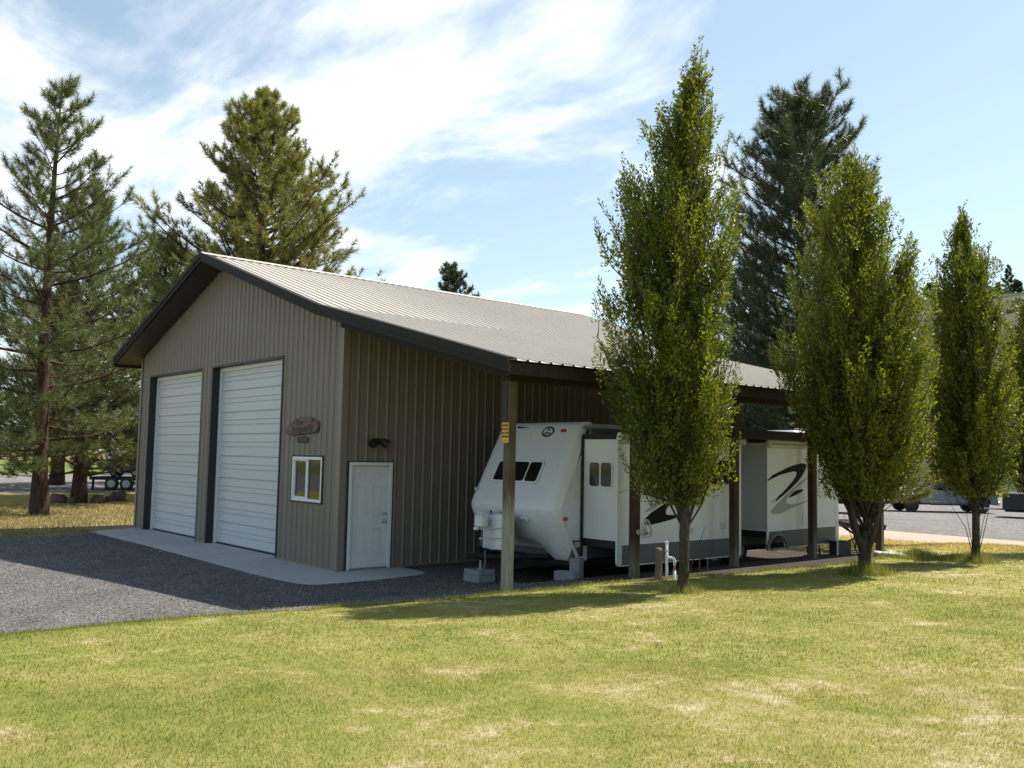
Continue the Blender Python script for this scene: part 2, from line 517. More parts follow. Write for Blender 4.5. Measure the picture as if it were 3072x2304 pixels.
def dirt():
    q = NT('pink_dirt'); n = q.noise(.5, 5, .65); s2 = q.noise(12, 4, .7)
    c = q.ramp(q.math('ADD', q.math('MULTIPLY', n, .5), q.math('MULTIPLY', s2, .5)), (.3, (.30, .225, .175)), (.7, (.50, .40, .33)))
    q.bump(s2, .6, .03); return q.set(c, .95, 0., .1)
MAT['dirt'] = dirt()
def hillm():
    q = NT('dry_hillside'); n = q.noise(.012, 6, .65); s2 = q.noise(.12, 5, .7)
    c = q.ramp(q.math('ADD', q.math('MULTIPLY', n, .55), q.math('MULTIPLY', s2, .45)), (.44, (.035, .050, .030)), (.54, (.065, .078, .048)), (.66, (.125, .112, .080)))
    return q.set(c, 1., 0., .0)
MAT['hill'] = hillm()
def conc():
    q = NT('concrete_apron'); n = q.noise(.8, 5, .65); s2 = q.noise(40, 4, .7); st = q.noise(2.5, 5, .6, dist=.8)
    c = q.ramp(q.math('ADD', q.math('MULTIPLY', n, .6), q.math('MULTIPLY', s2, .4)), (.3, (.38, .375, .36)), (.7, (.53, .525, .51)))
    c = q.mix(q.rng(st, .56, .74, 0., .35), c, (.24, .22, .19))
    q.bump(s2, .25, .004); return q.set(c, .85, 0., .25)
MAT['conc'] = conc()

# ------------------------------------------------------------------ setting
def axis(lo, hi, dense, step, growth=1.35):
    a = list(np.arange(dense[0], dense[1] + 1e-6, step))
    s_, p = step, dense[1]
    while p < hi:
        s_ *= growth; p = min(hi, p + s_); a.append(p)
    s_, p = step, dense[0]; pre = []
    while p > lo:
        s_ *= growth; p = max(lo, p - s_); pre.append(p)
    return np.array(pre[::-1] + a)

def sheet_grid(xs, ys, off):
    X, Y = np.meshgrid(xs, ys)
    Z = H(X, Y) + off
    v = np.stack([X, Y, Z], -1).reshape(-1, 3)
    nx, ny = len(xs), len(ys)
    i = np.arange(nx - 1)[None, :] + nx * np.arange(ny - 1)[:, None]
    f = np.stack([i, i + 1, i + 1 + nx, i + nx], -1).reshape(-1, 4)
    return v, f

v, f = sheet_grid(axis(-900, 900, (-14, 20), .5), axis(-900, 900, (-12, 24), .5), 0)
tag(np_mesh('ground', v, f, MAT['ground'], smooth=True), kind='structure')

def strip_sheet(name, ys, x0f, x1f, nx, off, m):
    """sheet whose left/right borders are functions of y"""
    t = np.linspace(0, 1, nx) ** 1.0
    vs_ = []
    for y in ys:
        a, b = x0f(y), x1f(y)
        xs = a + (b - a) * t
        vs_.append(np.stack([xs, np.full(nx, y), H(xs, np.full(nx, y)) + off], -1))
    v = np.concatenate(vs_); ny = len(ys)
    i = np.arange(nx - 1)[None, :] + nx * np.arange(ny - 1)[:, None]
    f = np.stack([i, i + 1, i + 1 + nx, i + nx], -1).reshape(-1, 4)
    return tag(np_mesh(name, v, f, m, smooth=True), kind='structure')

EY = [-40, -12, -8.5, -6.4, -5.4, -4.5, -3.35, -2.5, -1.8, -1.1, .2, 1.6, 2.9, 4.3, 7.1, 8.0, 9.2, 10.5, 12.2]
EX = [-9, -2.5, 1.2, 3.35, 4.10, 4.62, 4.92, 5.12, 5.25, 5.36, 5.40, 5.46, 5.66, 5.90, 6.16, 6.22, 6.05, 5.6, 4.2]
def edge(y):
    w = .05 * math.sin(3.1 * y) + .035 * math.sin(7.7 * y + 1.3) + .02 * math.sin(17 * y)
    return float(np.interp(y, EY, EX)) + w
def edge_v(y):
    return np.interp(y, EY, EX) + .05 * np.sin(3.1 * y) + .035 * np.sin(7.7 * y + 1.3) + .02 * np.sin(17 * y)

ysn = np.concatenate([np.arange(-40, -10, 2.), np.arange(-10, 12.21, .12)])
strip_sheet('gravel_drive', ysn, lambda y: -10.25 + .25 * math.sin(1.9 * y) + .12 * math.sin(6.1 * y) if y < -1.4 else -11.0, lambda y: edge(y) + .1, 90, .006, MAT['gravel'])
strip_sheet('lawn', np.concatenate([np.arange(-40, -10, 2.), np.arange(-10, 13.0, .12)]), edge, lambda y: 48., 120, .014, MAT['lawn'])
MAT['pad'] = gravel_mat('brown_gravel', (.030, .024, .020), (.066, .052, .044), (.15, .125, .11), 46, True)
strip_sheet('gravel_pad', np.arange(1.9, 12.1, .12), lambda y: 1.55 + .2 * math.sin(y * 3) + max(0, 2.6 - y) * 2.2, lambda y: edge(y) + .06 - max(0, 2.6 - y) * .9, 40, .0105, MAT['pad'])
strip_sheet('straw_strip', np.arange(12.4, 17.5, .25), lambda y: -1.5 + .6 * math.sin(y * 2.3), lambda y: 50., 60, .016, MAT['yellowgrass'])
ysf = np.arange(21.5, 75, 1.5)
strip_sheet('gravel_lot', ysf, lambda y: -40 - .2 * y, lambda y: 60., 60, .010, MAT['gravel_far'])
strip_sheet('dirt_strip', np.arange(17.3, 21.6, .3), lambda y: -6 + .8 * math.sin(y * 2), lambda y: 60., 60, .018, MAT['dirt'])
def xsheet(name, xs, y0, y1, ny, off, m):
    v_, f_ = sheet_grid(xs, np.linspace(y0, y1, ny), off)
    return tag(np_mesh(name, v_, f_, m, smooth=True), kind='structure')
xsheet('mown_grass_band', np.linspace(-33.5, -23.5, 12), -60, 60, 60, .012, MAT['yellowgrass'])
xsheet('gravel_road', np.linspace(-68, -33.5, 18), -80, 80, 60, .012, MAT['gravel_far'])
xsheet('far_lawn', np.linspace(-150, -68, 18), -120, 120, 60, .012, MAT['green'])

# hills to the north east
hx = np.linspace(-420, 420, 110); hy = np.linspace(85, 700, 50)
X, Y = np.meshgrid(hx, hy)
Zh = 64 * smooth01((Y - 80) / 235.) * smooth01((X + 320) / 190.)
Zh = Zh + 9 * np.sin(X * .017 + 1) * smooth01((Y - 110) / 250.) + 4 * np.sin(X * .05 + Y * .03) * smooth01((Y - 130) / 200.) - 1.2
v = np.stack([X, Y, Zh], -1).reshape(-1, 3)
i = np.arange(len(hx) - 1)[None, :] + len(hx) * np.arange(len(hy) - 1)[:, None]
f = np.stack([i, i + 1, i + 1 + len(hx), i + len(hx)], -1).reshape(-1, 4)
tag(np_mesh('hills', v, f, MAT['hill'], smooth=True), kind='structure')
def hill_z(x, y):
    ix = int(np.clip(np.searchsorted(hx, x), 1, len(hx) - 1)); iy = int(np.clip(np.searchsorted(hy, y), 1, len(hy) - 1))
    return float(Zh[iy - 1:iy + 1, ix - 1:ix + 1].mean())

# concrete apron with its control joints: slabs
ap = tag(bpy.data.objects.new('concrete_apron', None), kind='structure'); COL.objects.link(ap)
def slabpoly(pts):
    mb = MB(); mb.prism(pts, lambda p, q, a: (p, q, a), -.16, .016)
    return mb.build('slab', MAT['conc'], ap)
slabpoly([(-11.50, -.005), (-10.86, -1.42), (-6.69, -1.36), (-6.69, -.005)])
slabpoly([(-6.68, -.005), (-6.68, -1.36), (-2.4, -1.42), (-2.4, -.005)])
slabpoly([(-2.39, -.005), (-2.39, -1.42), (-.5, -1.45), (.62, -1.40), (.70, -1.38), (.006, -.005)])
slabpoly([(.012, .0), (.708, -1.375), (1.0, -1.34), (1.22, -1.24), (1.33, -1.05), (1.34, -.7), (1.33, 0), (1.22, .85), (1.12, 1.22), (.9, 1.40), (.03, 1.45)])

# ------------------------------------------------------------------ the garage
WD, DL = 11.555, 11.47
RX, RZ = -5.80, 6.97           # ridge
KX, KZ = 0.05, 5.05            # change of pitch at the side wall
EXR, EZR = 5.76, 3.63          # lean-to eave
EXL, EZL = -12.05, 4.87        # far eave
OV = .65
Y0, Y1 = -OV, DL + OV
def roof_z(x):
    return float(np.interp(x, [EXL, RX, KX, EXR], [EZL, RZ, KZ, EZR]))
G = thing('metal_garage', 'tan ribbed metal garage with two tall white doors and a lean-to roof', 'garage', (-3, 5.5, 0))
G.location = (0, 0, 0)
PITCH = .2286

def siding(fn, a0, a1, ztop, holes, breaks, name, parent, z0=.02):
    """ribbed wall: one mesh per 0.914 m sheet"""
    us = []
    k = math.floor(a0 / PITCH)
    while k * PITCH < a1 + PITCH:
        c = k * PITCH + .11
        for d, o in ((-.034, 0), (-.013, .021), (.013, .021), (.034, 0), (.085, 0), (.092, .004), (.106, .004), (.113, 0)):
            us.append((c + d, o))
        k += 1
    us = [p for p in us if a0 < p[0] < a1]
    ua = np.array([p[0] for p in us]); oa = np.array([p[1] for p in us])
    extra = [a0, a1] + list(breaks) + [h for q in holes for h in q[:2]]
    pan = a0
    cuts = [a0]
    while pan + PITCH * 4 < a1 - .05:
        pan += PITCH * 4; cuts.append(pan)
    cuts.append(a1); extra += cuts
    allu = sorted(set([round(float(x), 5) for x in list(ua) + extra if a0 - 1e-6 <= x <= a1 + 1e-6]))
    off = np.interp(allu, ua, oa)
    for ci in range(len(cuts) - 1):
        mb = MB()
        lap = .0015 * (ci % 2)
        for j in range(len(allu) - 1):
            u0, u1 = allu[j], allu[j + 1]
            if u0 < cuts[ci] - 1e-6 or u1 > cuts[ci + 1] + 1e-6: continue
            um = (u0 + u1) / 2
            iv = [(z0, None)]
            for (h0, h1, hz0, hz1) in holes:
                if h0 - 1e-4 <= um <= h1 + 1e-4:
                    iv = ([(z0, hz0)] if hz0 > z0 + .01 else []) + [(hz1, None)]
            for (za, zb) in iv:
                mb.add([fn(u0, off[j] + lap, za), fn(u1, off[j + 1] + lap, za), fn(u1, off[j + 1] + lap, zb if zb else ztop(u1)), fn(u0, off[j] + lap, zb if zb else ztop(u0))], [(0, 1, 2, 3)])
        if mb.f: mb.build(name, MAT['wall'], parent)

D1, D2, DH = (-10.778, -7.012), (-6.343, -2.586), 4.296
WIN = (-1.952, -.675, 1.27, 2.185)
DOOR = (.17, 1.183, 0., 2.11)
fw = tag(bpy.data.objects.new('front_wall', None)); COL.objects.link(fw); fw.parent = G
siding(lambda u, o, z: (u, -o, z), -WD, 0, lambda u: roof_z(u) - .12, [(D1[0], D1[1], 0, DH), (D2[0], D2[1], 0, DH), WIN], [RX], 'siding_sheet', fw)
sw = tag(bpy.data.objects.new('side_wall', None)); COL.objects.link(sw); sw.parent = G
siding(lambda u, o, z: (o, u, z), 0, DL, lambda u: KZ - .10, [DOOR], [], 'siding_sheet', sw)
mb = MB()   # walls out of view
mb.add([(-WD, 0, 0), (-WD, DL, 0), (-WD, DL, 4.9), (-WD, 0, 4.9)], [(0, 1, 2, 3)])
mb.build('far_side_wall', MAT['wall'], G)
mb = MB()
mb.prism([(-WD, 0), (0, 0), (0, KZ - .15), (RX, RZ - .15), (-WD, EZL - .05)], lambda p, q, a: (p, a, q), DL, DL + .02)
mb.build('rear_wall', MAT['wall'], G)
mb = MB()
mb.box(-WD + .05, -.05, .35, DL - .05, -.05, .004)
mb.build('floor', MAT['conc'], G)
# corner and base trim
mb = MB()
mb.box(-.11, .030, -.030, -.0225, .02, roof_z(0) - .15); mb.box(.0225, .030, -.0225, .11, .02, KZ - .12)
mb.build('corner_trim', MAT['trimtan'], G)
mb = MB()
mb.box(-WD - .03, -WD + .10, -.030, -.0225, .02, EZL + .05); mb.box(-WD - .03, -WD - .0225, -.0225, .1, .02, EZL + .05)
mb.build('corner_trim', MAT['trimtan'], G)
for a, b in ((-WD, D1[0] - .05), (D1[1] + .05, D2[0] - .05), (D2[1] + .05, -.11)):
    mb = MB(); mb.box(a, b, -.026, .0, .018, .05); mb.build('base_trim', MAT['trimtan'], G)
mb = MB()
mb.box(-.0, .026, DOOR[1] + .02, DL, .018, .05)
mb.build('base_trim', MAT['trimtan'], G)
mb = MB()   # slab edge under the siding
mb.box(-WD, -.002, .002, .30, -.2, .0175)
mb.build('foundation', MAT['conc'], G)

def screws(fn, a0, a1, ztop, holes, parent):
    mb = MB()
    k = math.floor(a0 / PITCH) + 1
    while k * PITCH + .155 < a1 - .05:
        u = k * PITCH + .155
        for z in [.12] + [.75 + .75 * q for q in range(9)]:
            if z > ztop(u) - .3 or any(h[0] - .04 < u < h[1] + .04 and h[2] - .04 < z < h[3] + .04 for h in holes): continue
            r_ = .0075
            mb.add([fn(u + r_, .002, z), fn(u, .002, z + r_), fn(u - r_, .002, z), fn(u, .002, z - r_), fn(u, .009, z)], [(0, 1, 4), (1, 2, 4), (2, 3, 4), (3, 0, 4)])
        k += 1
    return tag(mb.build('screws', MAT['screwhead'], parent), kind='stuff')
MAT['screwhead'] = plain('screw_heads', (.09, .075, .06), .5)
screws(lambda u, o, z: (u, -o - .0015, z), -WD, -.08, lambda u: roof_z(u) - .12, [(D1[0], D1[1], 0, DH), (D2[0], D2[1], 0, DH), WIN], fw)
screws(lambda u, o, z: (o + .0015, u, z), .05, DL, lambda u: KZ - .1, [DOOR], sw)
# overhead doors
for (a, b) in (D1, D2):
    gd = tag(bpy.data.objects.new('garage_door', None)); COL.objects.link(gd); gd.parent = G
    mb = MB()
    mb.box(a - .045, a, -.026, .30, .018, DH + .045); mb.box(b, b + .045, -.026, .30, .018, DH + .045)
    mb.box(a, b, -.026, .30, DH, DH + .045)
    mb.build('jamb', MAT['jamb'], gd)
    mb = MB()
    mb.box(a + .002, a + .075, .165, .235, .02, DH - .09); mb.box(b - .055, b - .002, .165, .235, .02, DH - .09)
    mb.box(a + .002, b - .002, .165, .235, DH - .09, DH - .004)
    mb.build('stop_moulding', MAT['white'], gd)
    n = 8; hs = (DH - .07) / n
    for k in range(n):
        z1 = DH - .045 - k * hs; z0 = z1 - hs
        if k == n - 1: z0 = .055
        mb = MB()
        mb.box(a + .05, b - .045, .228, .26, z0 + .002, z1 - .002)
        xs0, xs1 = a + .175, b - .06
        hh = z1 - z0
        for f0, f1, dy in ((0.035, .355, .211), (.372, .565, .2135), (.605, .975, .210)):
            mb.bbox(xs0, xs1, dy, .2285, z1 - f1 * hh, z1 - f0 * hh, .007)
        mb.box(a + .08, a + .165, .220, .2285, z0 + .004, z1 - .004)
        mb.build('door_section', MAT['doorwhite'], gd)
    mb = MB(); mb.box(a + .05, b - .045, .215, .26, .019, .053)
    mb.build('rubber_seal', MAT['rubber'], gd)

# entry door
ed = tag(bpy.data.objects.new('entry_door', None)); COL.objects.link(ed); ed.parent = G
y0, y1, z1 = DOOR[0], DOOR[1], DOOR[3]
mb = MB()
for q in ((y0 + .012, y0 + .082, .018, z1 - .012), (y1 - .082, y1 - .012, .018, z1 - .012)):
    mb.bbox(-.10, .040, q[0], q[1], q[2], q[3], .006)
mb.bbox(-.10, .0395, y0 + .082, y1 - .082, z1 - .082, z1 - .012, .006)
mb.build('door_frame', MAT['white'], ed)
mb = MB()
mb.box(-.02, .027, y0 - .012, y0 + .012, .018, z1 + .012); mb.box(-.02, .027, y1 - .012, y1 + .012, .018, z1 + .012); mb.box(-.02, .027, y0 + .012, y1 - .012, z1 - .012, z1 + .012)
mb.build('drip_trim', MAT['jamb'], ed)
sy0, sy1, sz0, sz1 = y0 + .088, y1 - .088, .05, z1 - .088
mb = MB(); mb.box(-.07, -.028, sy0, sy1, sz0, sz1)
slab = mb.build('door_slab', MAT['white'], ed)
wy, wz = sy1 - sy0, sz1 - sz0
for (fa, fb) in ((.14, .41), (.57, .84)):
    for (ta, tb) in ((.06, .135), (.20, .50), (.61, .865)):
        ya, yb, za, zb = sy0 + fa * wy, sy0 + fb * wy, sz1 - tb * wz, sz1 - ta * wz
        mb = MB(); t = .016
        mb.box(-.0285, -.0175, ya, yb, za, za + t); mb.box(-.0285, -.0175, ya, yb, zb - t, zb)
        mb.box(-.0285, -.0175, ya, ya + t, za + t, zb - t); mb.box(-.0285, -.0175, yb - t, yb, za + t, zb - t)
        mb.bbox(-.0285, -.0225, ya + .035, yb - .035, za + .035, zb - .035, .004)
        mb.build('door_panel', MAT['white'], slab)
def knob(z, r, nm):
    mb = MB()
    c = sy1 - .07
    mb.tube([(-.03, c, z), (-.018, c, z)], r * 1.15, 14)
    mb.tube([(-.018, c, z), (.004, c, z), (.012, c, z), (.03, c, z), (.042, c, z), (.046, c, z)], [r * .45, r * .45, r * .85, r, r * .75, r * .3], 14)
    mb.build(nm, MAT['chrome'], slab, True)
knob(.94, .032, 'door_knob'); knob(1.09, .026, 'deadbolt')
mb = MB(); mb.box(-.10, .05, y0 + .09, y1 - .09, .016, .048)
mb.build('threshold', MAT['steelgrey'], ed)
mb = MB(); mb.box(-.12, -.10, y0, y1, .016, z1)
mb.build('door_backing', MAT['black'], ed)

# window
wn_ = tag(bpy.data.objects.new('window', None)); COL.objects.link(wn_); wn_.parent = G
xa, xb, za, zb = WIN
def frame4(mb, x0, x1, z0, z1, t, ya, yb, b=.004):
    mb.bbox(x0, x0 + t, ya, yb, z0, z1, b); mb.bbox(x1 - t, x1, ya, yb, z0, z1, b)
    mb.bbox(x0 + t, x1 - t, ya, yb, z0, z0 + t, b); mb.bbox(x0 + t, x1 - t, ya, yb, z1 - t, z1, b)
mb = MB(); frame4(mb, xa - .025, xb + .025, za - .025, zb + .025, .03, -.032, .05); mb.build('outer_trim', MAT['jamb'], wn_)
mb = MB(); frame4(mb, xa + .006, xb - .006, za + .006, zb - .006, .058, -.026, .07); mb.build('frame', MAT['white'], wn_)
xm = (xa + xb) / 2
mb = MB(); mb.bbox(xm - .035, xm + .035, -.02, .06, za + .064, zb - .064, .005); mb.build('mullion', MAT['white'], wn_)
mb = MB(); frame4(mb, xa + .064, xm - .035, za + .064, zb - .064, .032, -.008, .05); mb.build('sash', MAT['white'], wn_)
mb = MB(); mb.box(xm + .035, xb - .064, .012, .018, za + .064, zb - .064); mb.build('pane', MAT['glass'], wn_)
mb = MB(); mb.box(xa + .096, xm - .035, .022, .028, za + .096, zb - .096); mb.build('pane', MAT['glass'], wn_)
mb = MB(); mb.box(xa, xb, .10, .12, za, zb); mb.build('dark_interior', MAT['black'], wn_)  # flat black panel standing in for the unlit room behind the panes

# roof ------------------------------------------------------------
roof = tag(bpy.data.objects.new('roof', None)); COL.objects.link(roof); roof.parent = G
def roof_panel_mesh(nm, A, B, w):
    """one sheet: A (x,z) top, B (x,z) bottom; ribs run down the slope"""
    A, B = Vector((A[0], 0, A[1])), Vector((B[0], 0, B[1]))
    d = (B - A).normalized(); nrm = Vector((-d.z, 0, d.x))
    if nrm.z < 0: nrm = -nrm
    prof = [(0, 0)]
    k = 0
    while k * PITCH + .11 < w - .03:
        c = k * PITCH + .11
        prof += [(c - .032, 0), (c - .013, .028), (c + .013, .028), (c + .032, 0)]
        k += 1
    prof.append((w, 0))
    mb = MB(); n = len(prof)
    tops = [A + nrm * o + Vector((0, y, 0)) for y, o in prof]; bots = [B + nrm * o + Vector((0, y, 0)) for y, o in prof]
    mb.add(tops + bots, [(i, i + 1, n + i + 1, n + i) for i in range(n - 1)])
    me = bpy.data.meshes.new(nm); me.from_pydata(mb.v, [], mb.f); me.materials.append(MAT['roof'])
    return me
PW = PITCH * 4
nP = int(round((Y1 - Y0) / PW))
PW2 = PW
for nm, A, B in (('roof_panel', (RX, RZ), (KX, KZ)), ('roof_panel', (KX, KZ), (EXR, EZR)), ('roof_panel', (RX, RZ), (EXL, EZL))):
    me = roof_panel_mesh(nm, A, B, PW2)
    for k in range(nP):
        y = Y0 + k * PW2
        if y + PW2 > Y1 + .02:
            me2 = roof_panel_mesh(nm, A, B, Y1 - y); link(nm, me2, None, roof, (0, y, 0))
        else:
            link(nm, me, None, roof, (0, y, 0.0012 * (k % 2)))
mb = MB()
pts = [(RX - .19, RZ - .045), (RX, RZ + .035), (RX + .19, RZ - .035), (RX + .19, RZ - .025), (RX, RZ + .047), (RX - .19, RZ - .035)]
mb.prism(pts, lambda p, q, a: (p, a, q), Y0 - .03, Y1 + .02)
mb.build('ridge_cap', MAT['roof'], roof)
# underlay / soffit: closed slab below the sheets
def under(A, B, t0, t1, ya, yb, nm, m, parent):
    mb = MB()
    mb.prism([(A[0], A[1] - t0), (B[0], B[1] - t0), (B[0], B[1] - t1), (A[0], A[1] - t1)], lambda p, q, a: (p, a, q), ya, yb)
    return mb.build(nm, m, parent)
for A, B in (((RX, RZ), (KX, KZ)), ((RX, RZ), (EXL, EZL))):
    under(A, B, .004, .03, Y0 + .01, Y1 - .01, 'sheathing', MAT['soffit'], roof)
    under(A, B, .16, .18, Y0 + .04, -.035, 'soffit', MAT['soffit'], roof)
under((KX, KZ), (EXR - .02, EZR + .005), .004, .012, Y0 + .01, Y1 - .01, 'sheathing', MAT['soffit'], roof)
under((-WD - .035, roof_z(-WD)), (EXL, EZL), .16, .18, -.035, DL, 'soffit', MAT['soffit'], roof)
# rake trim and fascia along the front gable
def rake(A, B, y, nm):
    mb = MB()
    mb.prism([(A[0], A[1] + .036), (B[0], B[1] + .036), (B[0], B[1] - .085), (A[0], A[1] - .085)], lambda p, q, a: (p, a, q), y - .045, y - .002)
    o = mb.build(nm, MAT['bronze'], roof)
    mb = MB()
    mb.prism([(A[0], A[1] + .036), (B[0], B[1] + .036), (B[0], B[1] + .029), (A[0], A[1] + .029)], lambda p, q, a: (p, a, q), y - .002, y + .12)
    mb.build('rake_cap', MAT['bronze'] if nm != 'x' else MAT['roof'], o)
    mb = MB()
    mb.prism([(A[0], A[1] - .085), (B[0], B[1] - .085), (B[0], B[1] - .175), (A[0], A[1] - .175)], lambda p, q, a: (p, a, q), y - .022, y + .02)
    mb.build('fascia_board', MAT['bronze'], roof)
mid1 = (-1.1, roof_z(-1.1)); mid2 = (3.0, roof_z(3.0))
rake((RX, RZ), (KX - .02, roof_z(KX - .02)), Y0, 'rake_trim')
rake((KX - .0, KZ), (3.0, roof_z(3.0)), Y0 - .004, 'rake_trim')
rake((2.99, roof_z(2.99)), (EXR, EZR), Y0, 'rake_trim')
rake((RX, RZ), (EXL, EZL), Y0 - .002, 'rake_trim')
# far eave fascia
mb = MB(); mb.box(EXL - .02, EXL + .015, Y0, Y1, EZL - .24, EZL - .01); mb.build('eave_fascia', MAT['bronze'], roof)
# lean-to frame
mb = MB(); mb.box(EXR - .075, EXR - .035, Y0 + .02, Y1 - .02, EZR - .20, EZR - .025); mb.build('eave_fascia', MAT['beam'], G)
PX = 5.0
PY = [.02, 2.83, 5.62, 8.32, 11.1]
mb = MB(); mb.bbox(PX - .09, PX - .03, -.08, 11.2, roof_z(PX) - .42, roof_z(PX) - .17, .008); mb.build('header_beam', MAT['beam'], G)
mb = MB(); mb.bbox(PX + .03, PX + .09, -.08, 11.2, roof_z(PX) - .42, roof_z(PX) - .17, .008); mb.build('header_beam', MAT['beam'], G)
mb = MB(); mb.bbox(PX - .13, PX - .085, 2.83, 11.1, 2.70, 2.885, .006); mb.build('side_rail', MAT['beam'], G)
for k in range(10):    # rafters
    y = -.30 + .03 if k == 0 else .6 + (k - 1) * 1.32
    mb = MB(); mb.prism([(.03, roof_z(.03) - .06), (EXR - .08, roof_z(EXR - .08) - .06), (EXR - .08, roof_z(EXR - .08) - .17), (PX + .1, roof_z(PX + .1) - .205), (.03, roof_z(.03) - .25)], lambda p, q, a: (p, a, q), y, y + .045)
    mb.build('rafter', MAT['bronze'] if k == 0 else MAT['beam'], G)
for k in range(9):     # purlins
    x = .35 + k * .64
    mb = MB(); z = roof_z(x)
    mb.prism([(x, z - .014), (x + .09, z - .036), (x + .09, z - .074), (x, z - .05)], lambda p, q, a: (p, a, q), Y0 + .06, Y1 - .06)
    mb.build('purlin', MAT['beam'], G)
# end beam of the lean-to, boxed in dark steel
mb = MB(); mb.prism([(.06, roof_z(.06) - .06), (5.30, roof_z(5.3) - .06), (5.30, roof_z(5.3) - .20), (5.05, roof_z(5.05) - .36), (.06, roof_z(.06) - .36)], lambda p, q, a: (p, a, q), -.14, -.08)
mb.build('end_beam', MAT['bronze'], G)
posts = []
for k, y in enumerate(PY):
    mb = MB(); zt = roof_z(PX) - .17 - .26
    lean = .0
    base = Hf(PX, y) - .5
    mb.bbox(PX - .072, PX + .072, y - .072, y + .072, base, zt + .2, .012)
    posts.append(mb.build('post', MAT['postold'] if k == 0 else MAT['post'], G))
tag(posts[0], 'weathered front post, bleached and greenish below the yellow sign')
mb = MB(); mb.box(PX - .085, PX + .02, PY[0] - .088, PY[0] - .0735, 2.72, roof_z(PX) - .28)
mb.build('post_flashing', plain('dull_grey_steel', (.045, .048, .053), .6, spec=.15), posts[0])

# ------------------------------------------------------------------ text helper
def text_mesh(body, size, bold=0., shear=0., ext=.002):
    cu_ = bpy.data.curves.new('txt', 'FONT'); cu_.body = body; cu_.size = size; cu_.align_x = 'CENTER'; cu_.align_y = 'CENTER'
    cu_.offset = bold; cu_.shear = shear; cu_.extrude = ext; cu_.resolution_u = 3
    ob = bpy.data.objects.new('txt', cu_); COL.objects.link(ob)
    bpy.context.view_layer.update()
    me = bpy.data.meshes.new_from_object(ob.evaluated_get(bpy.context.evaluated_depsgraph_get()))
    bpy.data.objects.remove(ob); bpy.data.curves.remove(cu_)
    return me
def text(body, size, m, parent, loc, rot, name='lettering', bold=0., shear=0., sx=1., ext=.002):
    me = text_mesh(body, size, bold, shear, ext)
    me.materials.clear(); me.materials.append(m)
    o = link(name, me, m, parent)
    o.location = loc; o.rotation_euler = rot; o.scale = (sx, 1, 1)
    return o

# ------------------------------------------------------------------ things on the garage
# slab-wood sign
def sx_(c): return -1.5 + ((855 + c * .0603) - 915) * .0142
def sz_(c): return 2.79 - ((1240 + c * .0603) - 1280) * .0069
S = thing('wood_sign', 'rough wooden slab sign hanging on the tan wall above the window', 'sign', (sx_(950), -.03, sz_(1050)))
out = [(140, 900), (175, 800), (170, 720), (240, 600), (330, 540), (370, 470), (450, 440), (540, 470), (560, 400), (550, 340), (680, 300), (760, 260), (850, 215), (960, 195), (1080, 210), (1200, 230), (1300, 220), (1420, 250), (1500, 290), (1560, 370), (1660, 400), (1740, 460), (1790, 560), (1770, 700), (1740, 820), (1690, 920), (1580, 975), (1400, 985), (1250, 1000), (1100, 1010), (940, 1005), (850, 1040), (720, 1055), (620, 1075), (480, 1080), (360, 1060), (220, 1020), (155, 970)]
o0 = S.location
mb = MB()
pts = [(sx_(a) - o0.x, sz_(b) - o0.z) for a, b in out]
cx0 = sum(p[0] for p in pts) / len(pts); cz0 = sum(p[1] for p in pts) / len(pts)
n = len(pts)
ring0 = [(p[0], .005, p[1]) for p in pts]; ring1 = [(p[0], -.035, p[1]) for p in pts]
ring2 = [(cx0 + (p[0] - cx0) * .94, -.055, cz0 + (p[1] - cz0) * .90) for p in pts]
mb.add(ring0 + ring1 + ring2, [(i, (i + 1) % n, n + (i + 1) % n, n + i) for i in range(n)] + [(n + i, n + (i + 1) % n, 2 * n + (i + 1) % n, 2 * n + i) for i in range(n)] + [tuple(range(2 * n, 3 * n))])
mb.build('slab_board', MAT['slab'], S)
def st(body, cx, cz, size, sxx, tilt=0, bold=.004):
    text(body, size, MAT['ink'], S, (sx_(cx) - o0.x, -.056, sz_(cz) - o0.z), (R(90), R(-tilt), 0), bold=bold, sx=sxx)
st('The', 880, 450, .17, 1.25, 2, .005); st('"', 610, 560, .14, 1.2, 0)
st('Property', 1075, 780, .195, 1.30, 4, .009); st('"', 1540, 500, .14, 1.2, 0)
Pq = thing('wall_plaque', 'small dark plaque hanging on the tan wall below the wooden sign', 'plaque', (sx_(1000), -.03, sz_(1310)))
mb = MB(); w2, h2 = (sx_(1270) - sx_(735)) / 2, (sz_(1180) - sz_(1450)) / 2
mb.bbox(-w2, w2, -.028, .006, -h2, h2, .018); mb.build('plaque_board', MAT['plaque'], Pq)
mb = MB(); mb.tube([(-.05, 0, h2), (0, 0, h2 + .06), (.05, 0, h2)], .004, 5); mb.build('hanger', MAT['black'], Pq)
